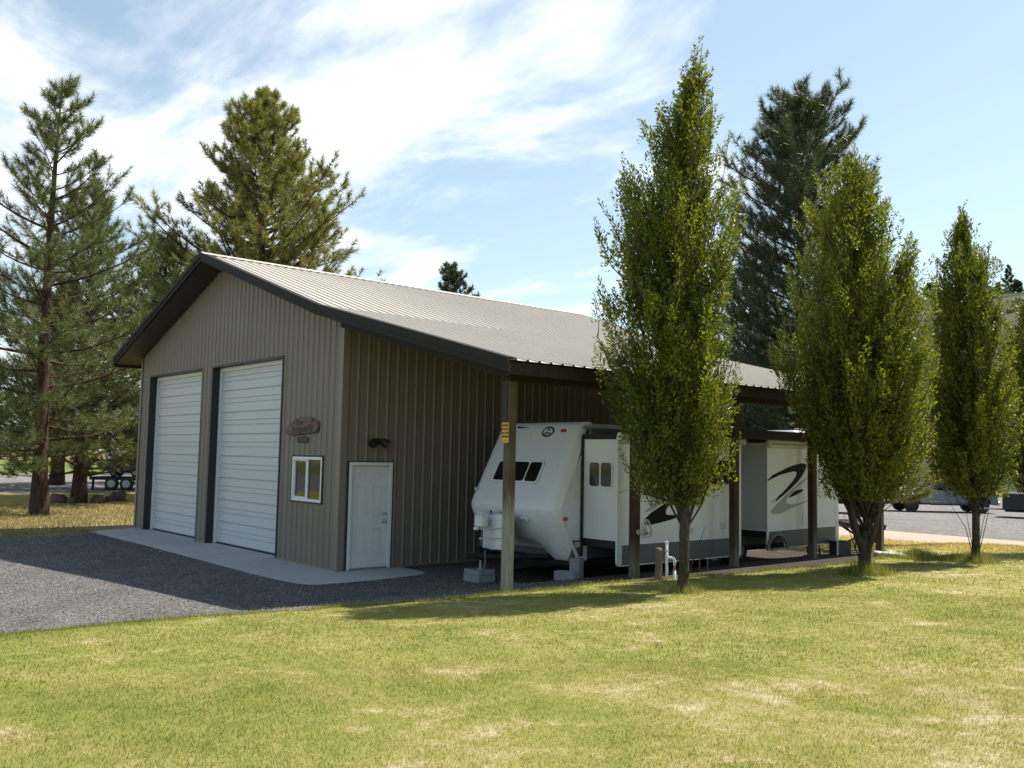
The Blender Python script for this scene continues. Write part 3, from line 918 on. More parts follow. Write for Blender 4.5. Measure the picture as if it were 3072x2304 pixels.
# flood light
F = thing('flood_light', 'black twin-head flood light mounted on the side wall above the entry door', 'light', (.024, .78, 2.48))
mb = MB(); mb.tube([(0, 0, .03), (.045, 0, .03)], .065, 12); mb.build('mounting_plate', MAT['black'], F)
for s_, yaw_, pit in ((-1, -25, -38), (1, 35, -30)):
    M_ = Matrix.Translation((.07, s_ * .07, .045)) @ Matrix.Rotation(R(s_ * 38), 4, 'X') @ Matrix.Rotation(R(28), 4, 'Y')
    mb = MB()
    ring = []
    for (dx, r_) in ((-.04, .035), (0, .06), (.10, .085), (.15, .088), (.15, .07), (.11, .06)):
        ring.append([M_ @ Vector((dx, r_ * math.cos(t * math.pi / 6), r_ * math.sin(t * math.pi / 6))) for t in range(12)])
    M2 = Matrix.Translation((.07, s_ * .07, .045)) @ Matrix.Rotation(R(s_ * 55), 4, 'Z') @ Matrix.Rotation(R(30), 4, 'Y')
    ring = []
    for (dx, r_) in ((-.03, .035), (.02, .06), (.10, .082), (.16, .086), (.16, .070), (.12, .055)):
        ring.append([M2 @ Vector((dx, r_ * math.cos(t * math.pi / 6), r_ * math.sin(t * math.pi / 6))) for t in range(12)])
    for a in range(len(ring) - 1):
        mb.add(ring[a] + ring[a + 1], [(t, (t + 1) % 12, 12 + (t + 1) % 12, 12 + t) for t in range(12)])
    mb.add(ring[0], [tuple(range(12))]); mb.add(ring[-1], [tuple(range(12))])
    mb.build('lamp_head', MAT['black'], F)
    mb = MB(); mb.tube([(.03, 0, .03), (.06, s_ * .04, .045), (.07, s_ * .07, .045)], .018, 8); mb.build('knuckle', MAT['black'], F)

# yellow sign on the front post
YS = thing('yellow_sign', 'yellow notice plate with black capitals on the weathered front post', 'sign', (PX + .0, PY[0] - .0735, 2.62))
mb = MB()
w2, h2 = .083, .155
c = .016
pts = [(-w2 + c, -h2), (w2 - c, -h2), (w2, -h2 + c), (w2, h2 - c), (w2 - c, h2), (-w2 + c, h2), (-w2, h2 - c), (-w2, -h2 + c)]
mb.prism(pts, lambda p, q, a: (p, a, q), -.020, -.0165); mb.build('plate', MAT['yellow'], YS)
mb = MB(); t = .004
for (a, b, c_, d_) in ((-w2 + .008, w2 - .008, -h2 + .008, -h2 + .008 + t), (-w2 + .008, w2 - .008, h2 - .008 - t, h2 - .008), (-w2 + .008, -w2 + .008 + t * .7, -h2 + .012, h2 - .012), (w2 - .008 - t * .7, w2 - .008, -h2 + .012, h2 - .012)):
    mb.box(a, b, -.0212, -.0203, c_, d_)
mb.build('border_line', MAT['ink'], YS)
for k, (tx, sxx) in enumerate((('BIKINIS', .80), ('OPTIONAL', .66), ('BEYOND', .82), ('THIS POINT', .58))):
    text(tx, .050, MAT['ink'], YS, (0, -.0215, .108 - k * .056), (R(90), 0, 0), bold=.0012, sx=sxx, ext=.0008)
mb = MB(); mb.box(-.055, .055, -.0212, -.0203, -.113, -.108); mb.box(-.045, .045, -.0212, -.0203, -.124, -.120); mb.build('small_print', MAT['ink'], YS)
mb = MB()
for z in (h2 - .012, -h2 + .012): mb.tube([(0, -.0165, z), (0, -.026, z)], .006, 8)
mb.box(-.01, .01, -.0165, .0, -.02, .02); mb.build('screw', MAT['steelgrey'], YS)

# hose hanger on the second post
HH = thing('hose_hanger', 'grey plastic hose hanger loop on the second wooden post', 'hose hanger', (PX + .072, PY[1] + .0, 1.03))
mb = MB()
pts = []
for k in range(24):
    t = 2 * math.pi * k / 24
    r_ = .13 * (1 + .16 * math.cos(3 * (t - math.pi / 2)))
    pts.append((.16, .04 + r_ * math.cos(t) * .95, .05 + r_ * math.sin(t) * 1.1))
mb.tube(pts + [pts[0]], .017, 8, False)
mb.build('rim', MAT['clay'], HH, True)
mb = MB()
for k in range(3):
    t = math.pi / 2 + k * 2 * math.pi / 3
    mb.tube([(.15, .04, .04), (.16, .04 + .12 * math.cos(t), .05 + .135 * math.sin(t))], .011, 7)
mb.build('spoke', MAT['clay'], HH)
mb = MB(); mb.tube([(.0, 0, .0), (.04, .01, .01), (.15, .04, .04)], [.05, .04, .035], 10); mb.build('arm', MAT['clay'], HH)
mb = MB()
for k in range(5):
    t0 = math.pi * (1.08 + .17 * k)
    mb.tube([(.03, .04 + .07 * math.cos(t0), .05 + .075 * math.sin(t0)), (.15, .04 + .085 * math.cos(t0), .05 + .09 * math.sin(t0))], .018, 6)
mb.build('hose_cradle', MAT['clay'], HH)

# ------------------------------------------------------------------ travel trailer under the lean-to
T = thing('travel_trailer', 'white travel trailer with two slide-outs parked under the lean-to', 'trailer', (2.55, 5.9, 0))
TL = -T.location
def tp(mb, name, m, parent=None, smooth=False):
    return mb.build(name, m, parent or T, smooth, TL.copy() if parent is None else None)
XA, XB, XS = 1.33, 3.75, 4.65
# moulded front cap: profile (y, z) swept across x with rounded shoulders
PROF = [(3.05, 2.935), (2.92, 2.93), (2.85, 2.905), (2.80, 2.85), (2.76, 2.77), (2.64, 2.54), (2.43, 2.13), (2.24, 1.76), (2.10, 1.50), (2.055, 1.40), (2.045, 1.33), (2.07, 1.24), (2.16, 1.04), (2.30, .80), (2.42, .60), (2.50, .46), (2.54, .43)]
ufr = [0, .01, .03, .06, .10, .16, .3, .5, .7, .84, .90, .94, .97, .99, 1]
rows = []
rr = .24
for u in ufr:
    x = XA + (XB - XA) * u
    e = min(x - XA, XB - x)
    sh = rr - math.sqrt(max(0, rr * rr - max(0, rr - e) ** 2)) if e < rr else 0
    row = []
    for i, (y, z) in enumerate(PROF):
        zz = z
        if i >= len(PROF) - 3 and .28 < u < .72: zz = max(z, .60 + .06 * (len(PROF) - 1 - i))
        if i <= 2: zz = z - .06 * (sh / rr) ** 2
        row.append((x, min(y + sh * (1 if i > 1 else .4), 3.05), zz))
    rows.append(row)
mb = MB(); n = len(PROF)
mb.add([p for r_ in rows for p in r_], [(a * n + b, a * n + b + 1, (a + 1) * n + b + 1, (a + 1) * n + b) for a in range(len(rows) - 1) for b in range(n - 1)])
capo = tp(mb, 'front_cap', MAT['frp'], None, True)
# flat sides behind the cap
for x in (XA, XB):
    mb = MB()
    ed_ = [(r_[1], r_[2]) for r_ in (rows[0] if x == XA else rows[-1])]
    poly = [(2.95 if i == 0 else y, z) for i, (y, z) in enumerate(ed_)] + [(2.95, .43)]
    mb.add([(x, y, z) for y, z in poly], [tuple(range(len(poly)))])
    tp(mb, 'front_side', MAT['frp'])
mb = MB()   # moulding along the cap joint
ed_ = [(r_[1] + .03, r_[2]) for r_ in rows[-1]]
mb.tube([(XB + .002, y, z) for y, z in ed_[2:-4]], .012, 6); tp(mb, 'joint_moulding', MAT['alu'], None, True)
# body
mb = MB(); mb.bbox(XA, XB, 2.95, 9.95, .80, 2.895, .05); tp(mb, 'body', MAT['alu'])
mb = MB(); mb.bbox(XA + .01, XB - .01, 2.56, 9.93, .45, .80, .02); tp(mb, 'skirt', MAT['skirt'])
mb = MB(); mb.prism([(2.57, .795), (2.83, .795), (2.83, .50), (2.75, .50)], lambda p, q, a: (a, p, q), XB + .001, XB + .006); tp(mb, 'skirt_panel', MAT['skirt'])
mb = MB(); mb.bbox(XB + .006, XB + .016, 2.64, 2.77, .67, .765, .008); tp(mb, 'access_plate', MAT['cream'])
mb = MB(); mb.box(XB + .0, XB + .02, 2.80, 9.9, 2.79, 2.85); tp(mb, 'drip_rail', MAT['cream'])
mb = MB(); mb.bbox(2.1, 2.9, 6.7, 7.6, 2.88, 3.06, .08); tp(mb, 'air_conditioner', MAT['black'])
mb = MB(); mb.bbox(1.9, 2.3, 4.2, 4.6, 2.88, 2.97, .03); tp(mb, 'roof_vent', MAT['frp'])
mb = MB(); mb.box(XA + .15, XB - .1, 2.6, 9.8, .34, .46); tp(mb, 'chassis', MAT['under'])

def on_slope(x, z, off=0.):
    """point on the upper slope of the cap"""
    t = (z - 1.5) / (2.77 - 1.5)
    y = 2.10 + (2.76 - 2.10) * t
    return Vector((x, y - off * .887, z + off * .461))
SR = math.atan2(.66, 1.27)
def slope_round(mb, x0, x1, z0, z1, r_, o0_, o1_, skew=.0):
    pts = []
    for (cx, cz, a0) in ((x1 - r_, z1 - r_, 0), (x0 + r_, z1 - r_, 90), (x0 + r_, z0 + r_, 180), (x1 - r_, z0 + r_, 270)):
        for k in range(5):
            t = R(a0 + k * 22.5); pts.append((cx + r_ * math.cos(t), cz + r_ * math.sin(t)))
    n = len(pts)
    mb.add([on_slope(p, q, o0_) for p, q in pts] + [on_slope(p, q, o1_) for p, q in pts], [tuple(range(n, 2 * n))] + [(i, (i + 1) % n, n + (i + 1) % n, n + i) for i in range(n)])
W = tag(bpy.data.objects.new('front_window', None)); COL.objects.link(W); W.parent = T; W.location = TL
mb = MB(); slope_round(mb, 1.84, 3.16, 1.77, 2.20, .10, 0, .022); tp(mb, 'frame', MAT['frp'], W)
for a, b in ((1.885, 2.30), (2.33, 2.755), (2.79, 3.115)):
    mb = MB(); slope_round(mb, a, b, 1.81, 2.16, .05, .0, .025); tp(mb, 'pane', MAT['glassrv'], W)
# oval emblem
E_ = tag(bpy.data.objects.new('emblem', None)); COL.objects.link(E_); E_.parent = T; E_.location = TL
ec = on_slope(2.893, 2.742)
def ell(mb, a, b, o0_, o1_, n=28):
    pts = [(2.893 + a * math.cos(2 * math.pi * k / n), 2.742 + b * math.sin(2 * math.pi * k / n)) for k in range(n)]
    mb.add([on_slope(p, q, o0_) for p, q in pts] + [on_slope(p, q, o1_) for p, q in pts], [tuple(range(n, 2 * n))] + [(i, (i + 1) % n, n + (i + 1) % n, n + i) for i in range(n)])
mb = MB(); ell(mb, .165, .098, -.02, .006); tp(mb, 'oval_border', MAT['decalblack'], E_)
mb = MB(); ell(mb, .125, .068, .0, .008); tp(mb, 'oval_field', MAT['frp'], E_)
rot_sl = Matrix.Rotation(-SR, 4, 'X') @ Matrix.Rotation(R(90), 4, 'X')
me = text_mesh('Jayco', .085, .003, .25, .001)
o = link('lettering', me, MAT['decalblack'], E_); me.materials.clear(); me.materials.append(MAT['decalblack'])
o.matrix_local = Matrix.Translation(on_slope(2.893, 2.716, .010)) @ rot_sl @ Matrix.Diagonal((.92, .9, 1, 1))
mb = MB()   # bird in flight
for poly in ([(-.055, -.002), (-.02, .012), (.02, .010), (.065, -.006), (.03, -.008), (-.01, -.014)], [(-.015, .008), (-.035, .048), (.005, .030), (.018, .008)], [(.012, .010), (.03, .030), (.045, .024), (.03, .006)]):
    pts = [(2.893 + p, 2.768 + q) for p, q in poly]; nn = len(pts)
    mb.add([on_slope(p, q, .0105) for p, q in pts], [tuple(range(nn))])
tp(mb, 'bird', MAT['decalblack'], E_)
def on_low(x, z, off=0.):
    t = (z - .80) / (1.24 - .80)
    y = 2.30 - .23 * t
    return Vector((x, y - off * .89, z - off * .46))
for (xx, zz) in ((1.56, 2.79), (3.31, 2.755)):
    mb = MB(); slope_round(mb, xx - .07, xx + .07, zz - .026, zz + .026, .02, -.02, .016); tp(mb, 'marker_light', MAT['amber'])
mb = MB(); mb.bbox(XB, XB + .02, 2.34, 2.45, 1.15, 1.21, .012); tp(mb, 'marker_light', MAT['amber'])
mb = MB()
pts = [(1.95, 2.855), (2.34, 2.832), (1.97, 2.815)]
mb.add([on_slope(p, q, .004) for p, q in pts] + [on_slope(p, q, .0) for p, q in pts], [(0, 1, 2), (0, 3, 4, 1), (1, 4, 5, 2), (2, 5, 3, 0)]); tp(mb, 'pinstripe', MAT['decalblack'])
M_ = Matrix.Translation(on_low(3.02, 1.155, .03)) @ Matrix.Rotation(R(-8), 4, 'X')
mb = MB(); mb.bbox(-.10, .10, -.04, .03, -.035, .035, .015, M_); pl = tp(mb, 'porch_lamp', MAT['frp'])
mb = MB(); mb.bbox(-.075, .075, -.045, -.0385, -.03, .005, .004, M_); tp(mb, 'lens', MAT['decalgrey'], pl)
mb = MB(); mb.bbox(-.05, .05, -.02, .02, -.03, .03, .01, Matrix.Translation(on_slope(1.50, 1.62, .01))); tp(mb, 'latch', MAT['cream'])
mb = MB(); mb.bbox(-.03, .03, -.02, .02, -.03, .03, .01, Matrix.Translation(on_low(2.30, 1.22, .01))); tp(mb, 'latch', MAT['cream'])

# slide-outs
def side(mb, pts, x0, x1):
    mb.prism(pts, lambda p, q, a: (a, p, q), x0, x1)
def rounded(y0, y1, z0, z1, r_, corners='abcd', n=5):
    out_ = []
    for key, cy, cz, a0 in (('a', y1 - r_, z1 - r_, 0), ('b', y0 + r_, z1 - r_, 90), ('c', y0 + r_, z0 + r_, 180), ('d', y1 - r_, z0 + r_, 270)):
        if key in corners:
            out_ += [(cy + r_ * math.cos(R(a0 + 90 * k / (n - 1))), cz + r_ * math.sin(R(a0 + 90 * k / (n - 1)))) for k in range(n)]
        else:
            out_.append((y1 if key in 'ad' else y0, z1 if key in 'ab' else z0))
    return out_
def slide(y0, y1, zb, ztop, arch_at=None):
    s_ = tag(bpy.data.objects.new('slide_out', None)); COL.objects.link(s_); s_.parent = T; s_.location = TL
    mb = MB(); mb.box(XB - .3, XS - .035, y0 + .015, y1 - .02, .84, ztop - .03); tp(mb, 'slide_box', MAT['alu'], s_)
    mb = MB(); mb.box(XB - .3, XS - .05, y0 + .06, y1 - .05, .70, .84); tp(mb, 'slide_floor', MAT['under'], s_)
    ol = rounded(y0 - .015, y1 + .015, zb, ztop, .07, 'cd')
    if arch_at is not None:   # wheel arch opening cut from the lower edge
        ol = [(y1 + .015, ztop), (y0 - .015, ztop), (y0 - .015, zb)] + [(arch_at + .31 * math.cos(R(a)), zb + .27 * math.sin(R(a))) for a in range(180, -1, -15)] + ol[-5:]
    mb = MB(); side(mb, ol, XS - .035, XS); tp(mb, 'outer_skin', MAT['alu'], s_)
    # roller awning over the slide
    mb = MB(); mb.tube([(XS + .055, y0 - .05, ztop + .005), (XS + .055, y1 + .05, ztop + .005)], .048, 12); tp(mb, 'awning_roller', MAT['cream'], s_, True)
    mb = MB(); mb.add([(XB, y0 - .02, ztop + .16), (XS + .05, y0 - .02, ztop + .055), (XS + .05, y1 + .02, ztop + .055), (XB, y1 + .02, ztop + .16), (XB, y0 - .02, ztop + .155), (XS + .05, y0 - .02, ztop + .05), (XS + .05, y1 + .02, ztop + .05), (XB, y1 + .02, ztop + .155)], [(0, 1, 2, 3), (4, 7, 6, 5), (0, 4, 5, 1), (2, 6, 7, 3), (1, 5, 6, 2)]); tp(mb, 'awning_fabric', MAT['skirt'], s_)
    for yy in (y0 - .03, y1 + .03):
        mb = MB(); mb.bbox(XS + .0, XS + .10, yy - .025, yy + .025, ztop - .07, ztop + .065, .02); tp(mb, 'awning_bracket', MAT['frp'], s_)
    mb = MB(); mb.bbox(XS + .001, XS + .035, y0, y1, ztop - .125, ztop - .045, .012); tp(mb, 'top_trim', MAT['cream'], s_)
    return s_
ZT = 2.655
s1_ = slide(2.79, 6.32, .41, ZT); s2_ = slide(7.24, 9.92, .49, ZT + .02, 7.57)
# grey lower band + graphics, thin vinyl on the skin
def decal(pts, m, parent, x=XS, t=.003, nm='graphic'):
    mb = MB(); side(mb, pts, x + .0005, x + t); return tp(mb, nm, m, parent)
decal(rounded(2.90, 6.20, .43, .775, .05, 'd'), MAT['skirt'], s1_, nm='lower_band')
decal([(3.43, 1.13), (3.48, 1.2), (3.64, 1.31), (3.83, 1.39), (4.02, 1.47), (4.22, 1.58), (4.38, 1.64), (4.62, 1.74), (4.5, 1.64), (4.38, 1.57), (4.24, 1.49), (4.11, 1.41), (4.05, 1.34), (4.06, 1.28), (4.13, 1.26), (4.36, 1.26), (4.75, 1.30), (4.38, 1.21), (4.17, 1.17), (3.91, 1.13), (3.65, 1.1), (3.5, 1.1)], MAT['decalblack'], s1_, t=.0045)
decal([(3.46, 1.33), (3.64, 1.43), (3.86, 1.51), (4.05, 1.56), (4.2, 1.6), (4.02, 1.52), (3.88, 1.45), (3.7, 1.36), (3.59, 1.335)], MAT['decalgrey'], s1_)
decal([(4.13, 1.39), (4.23, 1.46), (4.36, 1.52), (5.29, 1.74), (5.31, 1.73), (5.16, 1.69), (4.4, 1.49), (4.25, 1.42)], MAT['decalgrey'], s1_, t=.0035)
decal([(2.80, 1.66), (3.04, 1.725), (3.04, 1.735), (2.80, 1.675)], MAT['decalgrey'], s1_)
band2 = [(9.88, .53), (9.86, .86)] + [(7.30, .845)]
arch = [(7.57 + .34 * math.cos(R(a)), .50 + .29 * math.sin(R(a))) for a in range(160, -1, -16)]
decal([(9.86, .525), (9.86, .865), (7.28, .84), (7.25, .60)] + arch[0:] + [(7.95, .50), (8.6, .505)], MAT['skirt'], s2_, nm='lower_band')
decal([(7.24, 1.90), (7.33, 1.94), (7.4, 1.99), (7.69, 2.07), (7.96, 2.15), (8.2, 2.2), (8.44, 2.24), (8.59, 2.24), (8.66, 2.2), (8.64, 2.12), (8.5, 1.98), (8.31, 1.84), (8.07, 1.71), (7.81, 1.58), (7.67, 1.52), (7.54, 1.45), (7.52, 1.48), (7.64, 1.57), (7.75, 1.62), (7.95, 1.74), (8.16, 1.88), (8.27, 1.98), (8.3, 2.03), (8.27, 2.06), (8.17, 2.07), (7.96, 2.04), (7.66, 1.99), (7.4, 1.92), (7.24, 1.87)], MAT['decalblack'], s2_, t=.0045)
decal([(7.35, 1.43), (7.44, 1.49), (7.60, 1.55), (7.53, 1.47), (7.4, 1.42)], MAT['decaltan'], s2_, t=.0035)
decal([(7.34, 1.24), (7.4, 1.31), (7.6, 1.42), (7.83, 1.55), (8.07, 1.68), (8.31, 1.78), (8.56, 1.88), (8.59, 1.86), (8.31, 1.74), (8.1, 1.61), (7.95, 1.53), (7.89, 1.45), (7.94, 1.4), (8.07, 1.38), (8.37, 1.4), (8.68, 1.45), (8.7, 1.43), (8.37, 1.36), (8.01, 1.28), (7.69, 1.2), (7.46, 1.19), (7.36, 1.21)], MAT['decalgrey'], s2_)
decal([(7.98, 1.52), (8.07, 1.58), (8.19, 1.65), (8.31, 1.68), (8.47, 1.69), (8.56, 1.68), (8.47, 1.63), (8.25, 1.57), (8.07, 1.53)], MAT['decalblack'], s2_, t=.004)
decal([(8.3, 1.79), (8.7, 1.95), (8.72, 1.93), (8.4, 1.78)], MAT['decalgrey'], s2_, t=.0025)
# wheel arches and tandem wheels
def fender(yc, parent):
    mb = MB()
    pin = [(yc + .305 * math.cos(R(a)), .49 + .265 * math.sin(R(a))) for a in range(180, -1, -15)]
    pout = [(yc + .385 * math.cos(R(a)), .47 + .35 * math.sin(R(a))) for a in range(0, 181, 15)]
    side(mb, pin + pout, XS + .004, XS + .035); tp(mb, 'wheel_arch', plain('faded_grey_plastic', (.125, .125, .13), .5), parent)
fender(7.57, s2_)
def wheel(yc, x):
    w_ = tag(bpy.data.objects.new('wheel', None)); COL.objects.link(w_); w_.parent = T; w_.location = TL
    r_ = .34; zc_ = Hf(x, yc) + r_ - .03
    mb = MB(); mb.tube([(x - .11, yc, zc_), (x - .10, yc, zc_), (x + .09, yc, zc_), (x + .11, yc, zc_)], [r_ - .03, r_, r_, r_ - .03], 22); tp(mb, 'tyre', MAT['rubber'], w_, False)
    mb = MB(); mb.tube([(x + .112, yc, zc_), (x + .12, yc, zc_)], [.20, .185], 20); tp(mb, 'rim', MAT['steelgrey'], w_)
    mb = MB(); mb.tube([(x + .12, yc, zc_), (x + .15, yc, zc_)], [.07, .05], 14); tp(mb, 'hub', MAT['black'], w_)
for yc in (6.75, 7.60):
    wheel(yc, XB - .18); wheel(yc, XA + .18)
for yc in (6.75, 7.60):
    mb = MB(); mb.tube([(XA + .1, yc, .33), (XB - .1, yc, .33)], .04, 8); tp(mb, 'axle', MAT['under'])
# windows on the slide sides
def rv_window(y0, y1, z0, z1, parent, split=None, r_=.05):
    w_ = tag(bpy.data.objects.new('window', None)); COL.objects.link(w_); w_.parent = parent
    mb = MB(); side(mb, rounded(y0, y1, z0, z1, r_), XS, XS + .018); tp(mb, 'frame', MAT['frp'], w_)
    g = .028
    spans = [(y0 + g, y1 - g)] if split is None else [(y0 + g, split - .012), (split + .012, y1 - g)]
    for a, b in spans:
        mb = MB(); side(mb, rounded(a, b, z0 + g, z1 - g, r_ * .5), XS + .01, XS + .021); tp(mb, 'pane', MAT['glassrv'], w_)
rv_window(3.36, 4.22, 1.60, 1.79, s1_, None, .02); rv_window(5.1, 6.0, 1.78, 2.30, s1_, 5.55)
rv_window(3.36, 4.22, 1.80, 2.30, s1_, 3.8)
for k in range(9):
    mb = MB(); mb.box(XS + .0215, XS + .030, 3.40, 4.18, 1.83 + k * .05, 1.83 + k * .05 + .032); tp(mb, 'louvre', MAT['blind'], s1_)
# window on the forward end of the first slide
w_ = tag(bpy.data.objects.new('end_window', None)); COL.objects.link(w_); w_.parent = s1_
yf = 2.805
def endpoly(mb, x0, x1, z0, z1, r_, a0, a1):
    mb.prism(rounded(x0, x1, z0, z1, r_), lambda p, q, a: (p, a, q), a0, a1)
mb = MB(); endpoly(mb, 3.93, 4.51, 1.745, 2.215, .10, yf - .018, yf + .001); tp(mb, 'frame', MAT['frp'], w_)
for a, b in ((3.955, 4.205), (4.235, 4.485)):
    mb = MB(); endpoly(mb, a, b, 1.77, 2.19, .06, yf - .021, yf - .01); tp(mb, 'pane', MAT['glassrv'], w_)
mb = MB(); endpoly(mb, 4.205, 4.235, 1.77, 2.19, .005, yf - .026, yf - .01); tp(mb, 'divider', MAT['frp'], w_)
mb = MB(); mb.box(XB + .0, XB + .05, 2.77, 2.80, .52, 2.66); tp(mb, 'slide_seal', MAT['rubber'])
mb = MB(); mb.box(XB, XS - .05, 2.80, 2.83, 2.60, 2.70); tp(mb, 'slide_seal', MAT['rubber'])
for yy in (4.55,):
    mb = MB(); mb.box(XS + .0005, XS + .006, yy - .012, yy + .012, .79, ZT - .13); tp(mb, 'panel_seam', MAT['cream'], s1_)
for (yy, zz, par) in ((5.75, 1.02, s1_), (4.75, .95, s1_), (9.55, 1.62, s2_)):
    mb = MB(); mb.bbox(XS + .001, XS + .014, yy - .09, yy + .09, zz - .06, zz + .06, .01); vv = tp(mb, 'vent_cover', MAT['frp'], par)
    mb = MB()
    for q in range(4): mb.box(XS + .0142, XS + .018, yy - .07, yy + .07, zz - .045 + q * .026, zz - .033 + q * .026)
    tp(mb, 'louvre', MAT['decalgrey'], vv)
mb = MB(); mb.box(XS + .0005, XS + .012, 7.25, 9.86, .862, .885); tp(mb, 'belt_moulding', MAT['frp'], s2_)
mb = MB(); mb.box(XS + .0005, XS + .012, 2.80, 6.30, .772, .795); tp(mb, 'belt_moulding', MAT['frp'], s1_)
# hatch on the second slide
mb = MB(); side(mb, rounded(8.51, 9.43, .945, 1.215, .03), XS + .001, XS + .010); hh_ = tp(mb, 'storage_hatch', MAT['alu'], s2_)
for yy in (8.62, 9.32):
    mb = MB(); mb.tube([(XS + .01, yy, .985), (XS + .018, yy, .985)], .014, 10); tp(mb, 'lock', MAT['steelgrey'], hh_)
# rear corner moulding
mb = MB(); mb.bbox(XS - .03, XS + .012, 9.80, 9.95, .52, 2.60, .03); tp(mb, 'corner_moulding', MAT['frp'])
# stabiliser legs
for yy in (9.15, 9.62):
    mb = MB(); mb.tube([(4.35, yy, .52), (4.38, yy, Hf(4.38, yy) + .02)], .018, 6); mb.box(4.30, 4.46, yy - .07, yy + .07, Hf(4.38, yy), Hf(4.38, yy) + .02); tp(mb, 'stabiliser_leg', MAT['under'])
for (xx, yy) in ((3.45, 3.0), (1.6, 3.0)):
    mb = MB(); mb.tube([(xx - .25, yy, .44), (xx, yy, .03)], .022, 6); mb.tube([(xx + .25, yy, .44), (xx, yy, .03)], .022, 6); mb.box(xx - .1, xx + .1, yy - .08, yy + .08, .012, .035); tp(mb, 'scissor_jack', MAT['under'])
# tongue, coupler, jack and gas bottle cover
mb = MB()
for s_ in (-1, 1):
    mb.tube([(2.55 + s_ * .75, 2.75, .46), (2.55 + s_ * .06, 1.38, .46)], .055, 4)
mb.bbox(2.47, 2.63, 1.10, 1.55, .44, .54, .02); mb.box(2.05, 3.05, 2.05, 2.12, .42, .50)
tp(mb, 'tongue', MAT['under'])
mb = MB()   # cover: rounded lofted shell
for lay in range(1):
    lv = [(.60, 1.0), (.70, 1.0), (1.02, .97), (1.15, .93), (1.205, .84), (1.225, .70)]
    rings = []
    for z, sc in lv:
        ring = []
        for k in range(28):
            t = 2 * math.pi * k / 28
            ex = .40; ey = .19
            cx_, sy_ = math.cos(t), math.sin(t)
            p = 3.2
            r_ = (abs(cx_ / ex) ** p + abs(sy_ / ey) ** p) ** (-1 / p)
            ring.append((2.58 + r_ * cx_ * sc, 1.80 + r_ * sy_ * sc, z + .018 * math.cos(t * 2) * (z > 1.0)))
        rings.append(ring)
    for a in range(len(rings) - 1):
        mb.add(rings[a] + rings[a + 1], [(k, (k + 1) % 28, 28 + (k + 1) % 28, 28 + k) for k in range(28)])
    mb.add(rings[-1], [tuple(range(28))])
cov = tp(mb, 'gas_bottle_cover', MAT['frp'], None, True)
mb = MB()
for xx in (2.40, 2.72): mb.bbox(xx - .015, xx + .015, 1.78, 1.82, 1.23, 1.265, .006)
tp(mb, 'wing_nut', MAT['black'], cov)
jk = tag(bpy.data.objects.new('tongue_jack', None)); COL.objects.link(jk); jk.parent = T; jk.location = TL
mb = MB(); mb.bbox(2.44, 2.66, 1.36, 1.54, .98, 1.21, .035); mb.bbox(2.47, 2.63, 1.39, 1.51, 1.20, 1.26, .03); mb.bbox(2.45, 2.56, 1.34, 1.42, .93, .99, .02); tp(mb, 'motor_housing', MAT['frp'], jk)
mb = MB(); mb.tube([(2.55, 1.46, .98), (2.55, 1.46, .42)], .033, 12); tp(mb, 'outer_tube', MAT['decalblack'], jk, True)
mb = MB(); mb.tube([(2.55, 1.46, .43), (2.55, 1.46, .235)], .025, 12); mb.tube([(2.55, 1.46, .245), (2.55, 1.46, .232)], .07, 12); tp(mb, 'inner_tube', MAT['steelgrey'], jk)
mb = MB()
for z in (.97, .80): mb.tube([(2.55, 1.46, z), (2.55, 1.46, z - .025)], .036, 12)
tp(mb, 'collar', MAT['frp'], jk)
mb = MB(); mb.tube([(2.62, 1.42, .98), (2.625, 1.41, .85), (2.60, 1.42, .75), (2.60, 1.43, .66), (2.66, 1.45, .63), (2.75, 1.5, .65)], .006, 5)
mb.tube([(2.64, 1.43, .97), (2.78, 1.52, .955), (2.9, 1.58, .985), (3.05, 1.7, 1.02)], .006, 5); mb.tube([(2.62, 1.42, .80), (2.80, 1.54, .79), (3.02, 1.66, .83)], .006, 5)
tp(mb, 'cable', MAT['decalgrey'], jk)
mb = MB()
for k in range(11):
    z = .56 - k * .026 - .002 * k; y = 1.42 - .01 * math.sin(k * .5); x = 2.72 + .012 * k - .0016 * k * k
    a = (k % 2) * 90
    pts = [(x + .016 * math.cos(t) * math.cos(R(a)), y + .016 * math.cos(t) * math.sin(R(a)), z + .02 * math.sin(t)) for t in [i * math.pi / 4 for i in range(9)]]
    mb.tube(pts, .004, 4, False)
tp(mb, 'safety_chain', MAT['steelgrey'])

# ------------------------------------------------------------------ small things on the ground
def cinder(name, label, loc, rz, size=(.40, .20, .20), holes=True):
    o_ = thing(name, label, 'concrete block', loc, rz)
    lx, ly, lz = size
    mb = MB()
    mb.bbox(-lx / 2, lx / 2, -ly / 2, -ly / 2 + .035, 0, lz, .006); mb.bbox(-lx / 2, lx / 2, ly / 2 - .035, ly / 2, 0, lz, .006)
    for x in (-lx / 2 + .018, 0, lx / 2 - .018): mb.box(x - .0175, x + .0175, -ly / 2 + .036, ly / 2 - .036, .002, lz - .002)
    mb.build('block_shell', MAT['concrete_block'], o_)
    return o_
cinder('concrete_block', 'lower grey concrete block under the trailer tongue jack', (2.47, 1.50, .01), R(4), (.42, .40, .125))
b_ = thing('concrete_paver', 'thin grey concrete cap block carrying the trailer tongue jack', 'concrete block', (2.47, 1.50, .137), R(4))
mb = MB(); mb.bbox(-.205, .205, -.195, .195, 0, .092, .008); mb.build('paver', MAT['concrete_block'], b_)
cinder('concrete_block', 'single pale concrete block lying beside the front of the first slide-out', (4.22, 1.98, Hf(4.22, 1.98) + .005), R(28), (.36, .19, .15))
cinder('concrete_block', 'darker concrete block standing on end behind the pale block', (4.0, 2.45, Hf(4.0, 2.45) + .005), R(20), (.19, .19, .36))

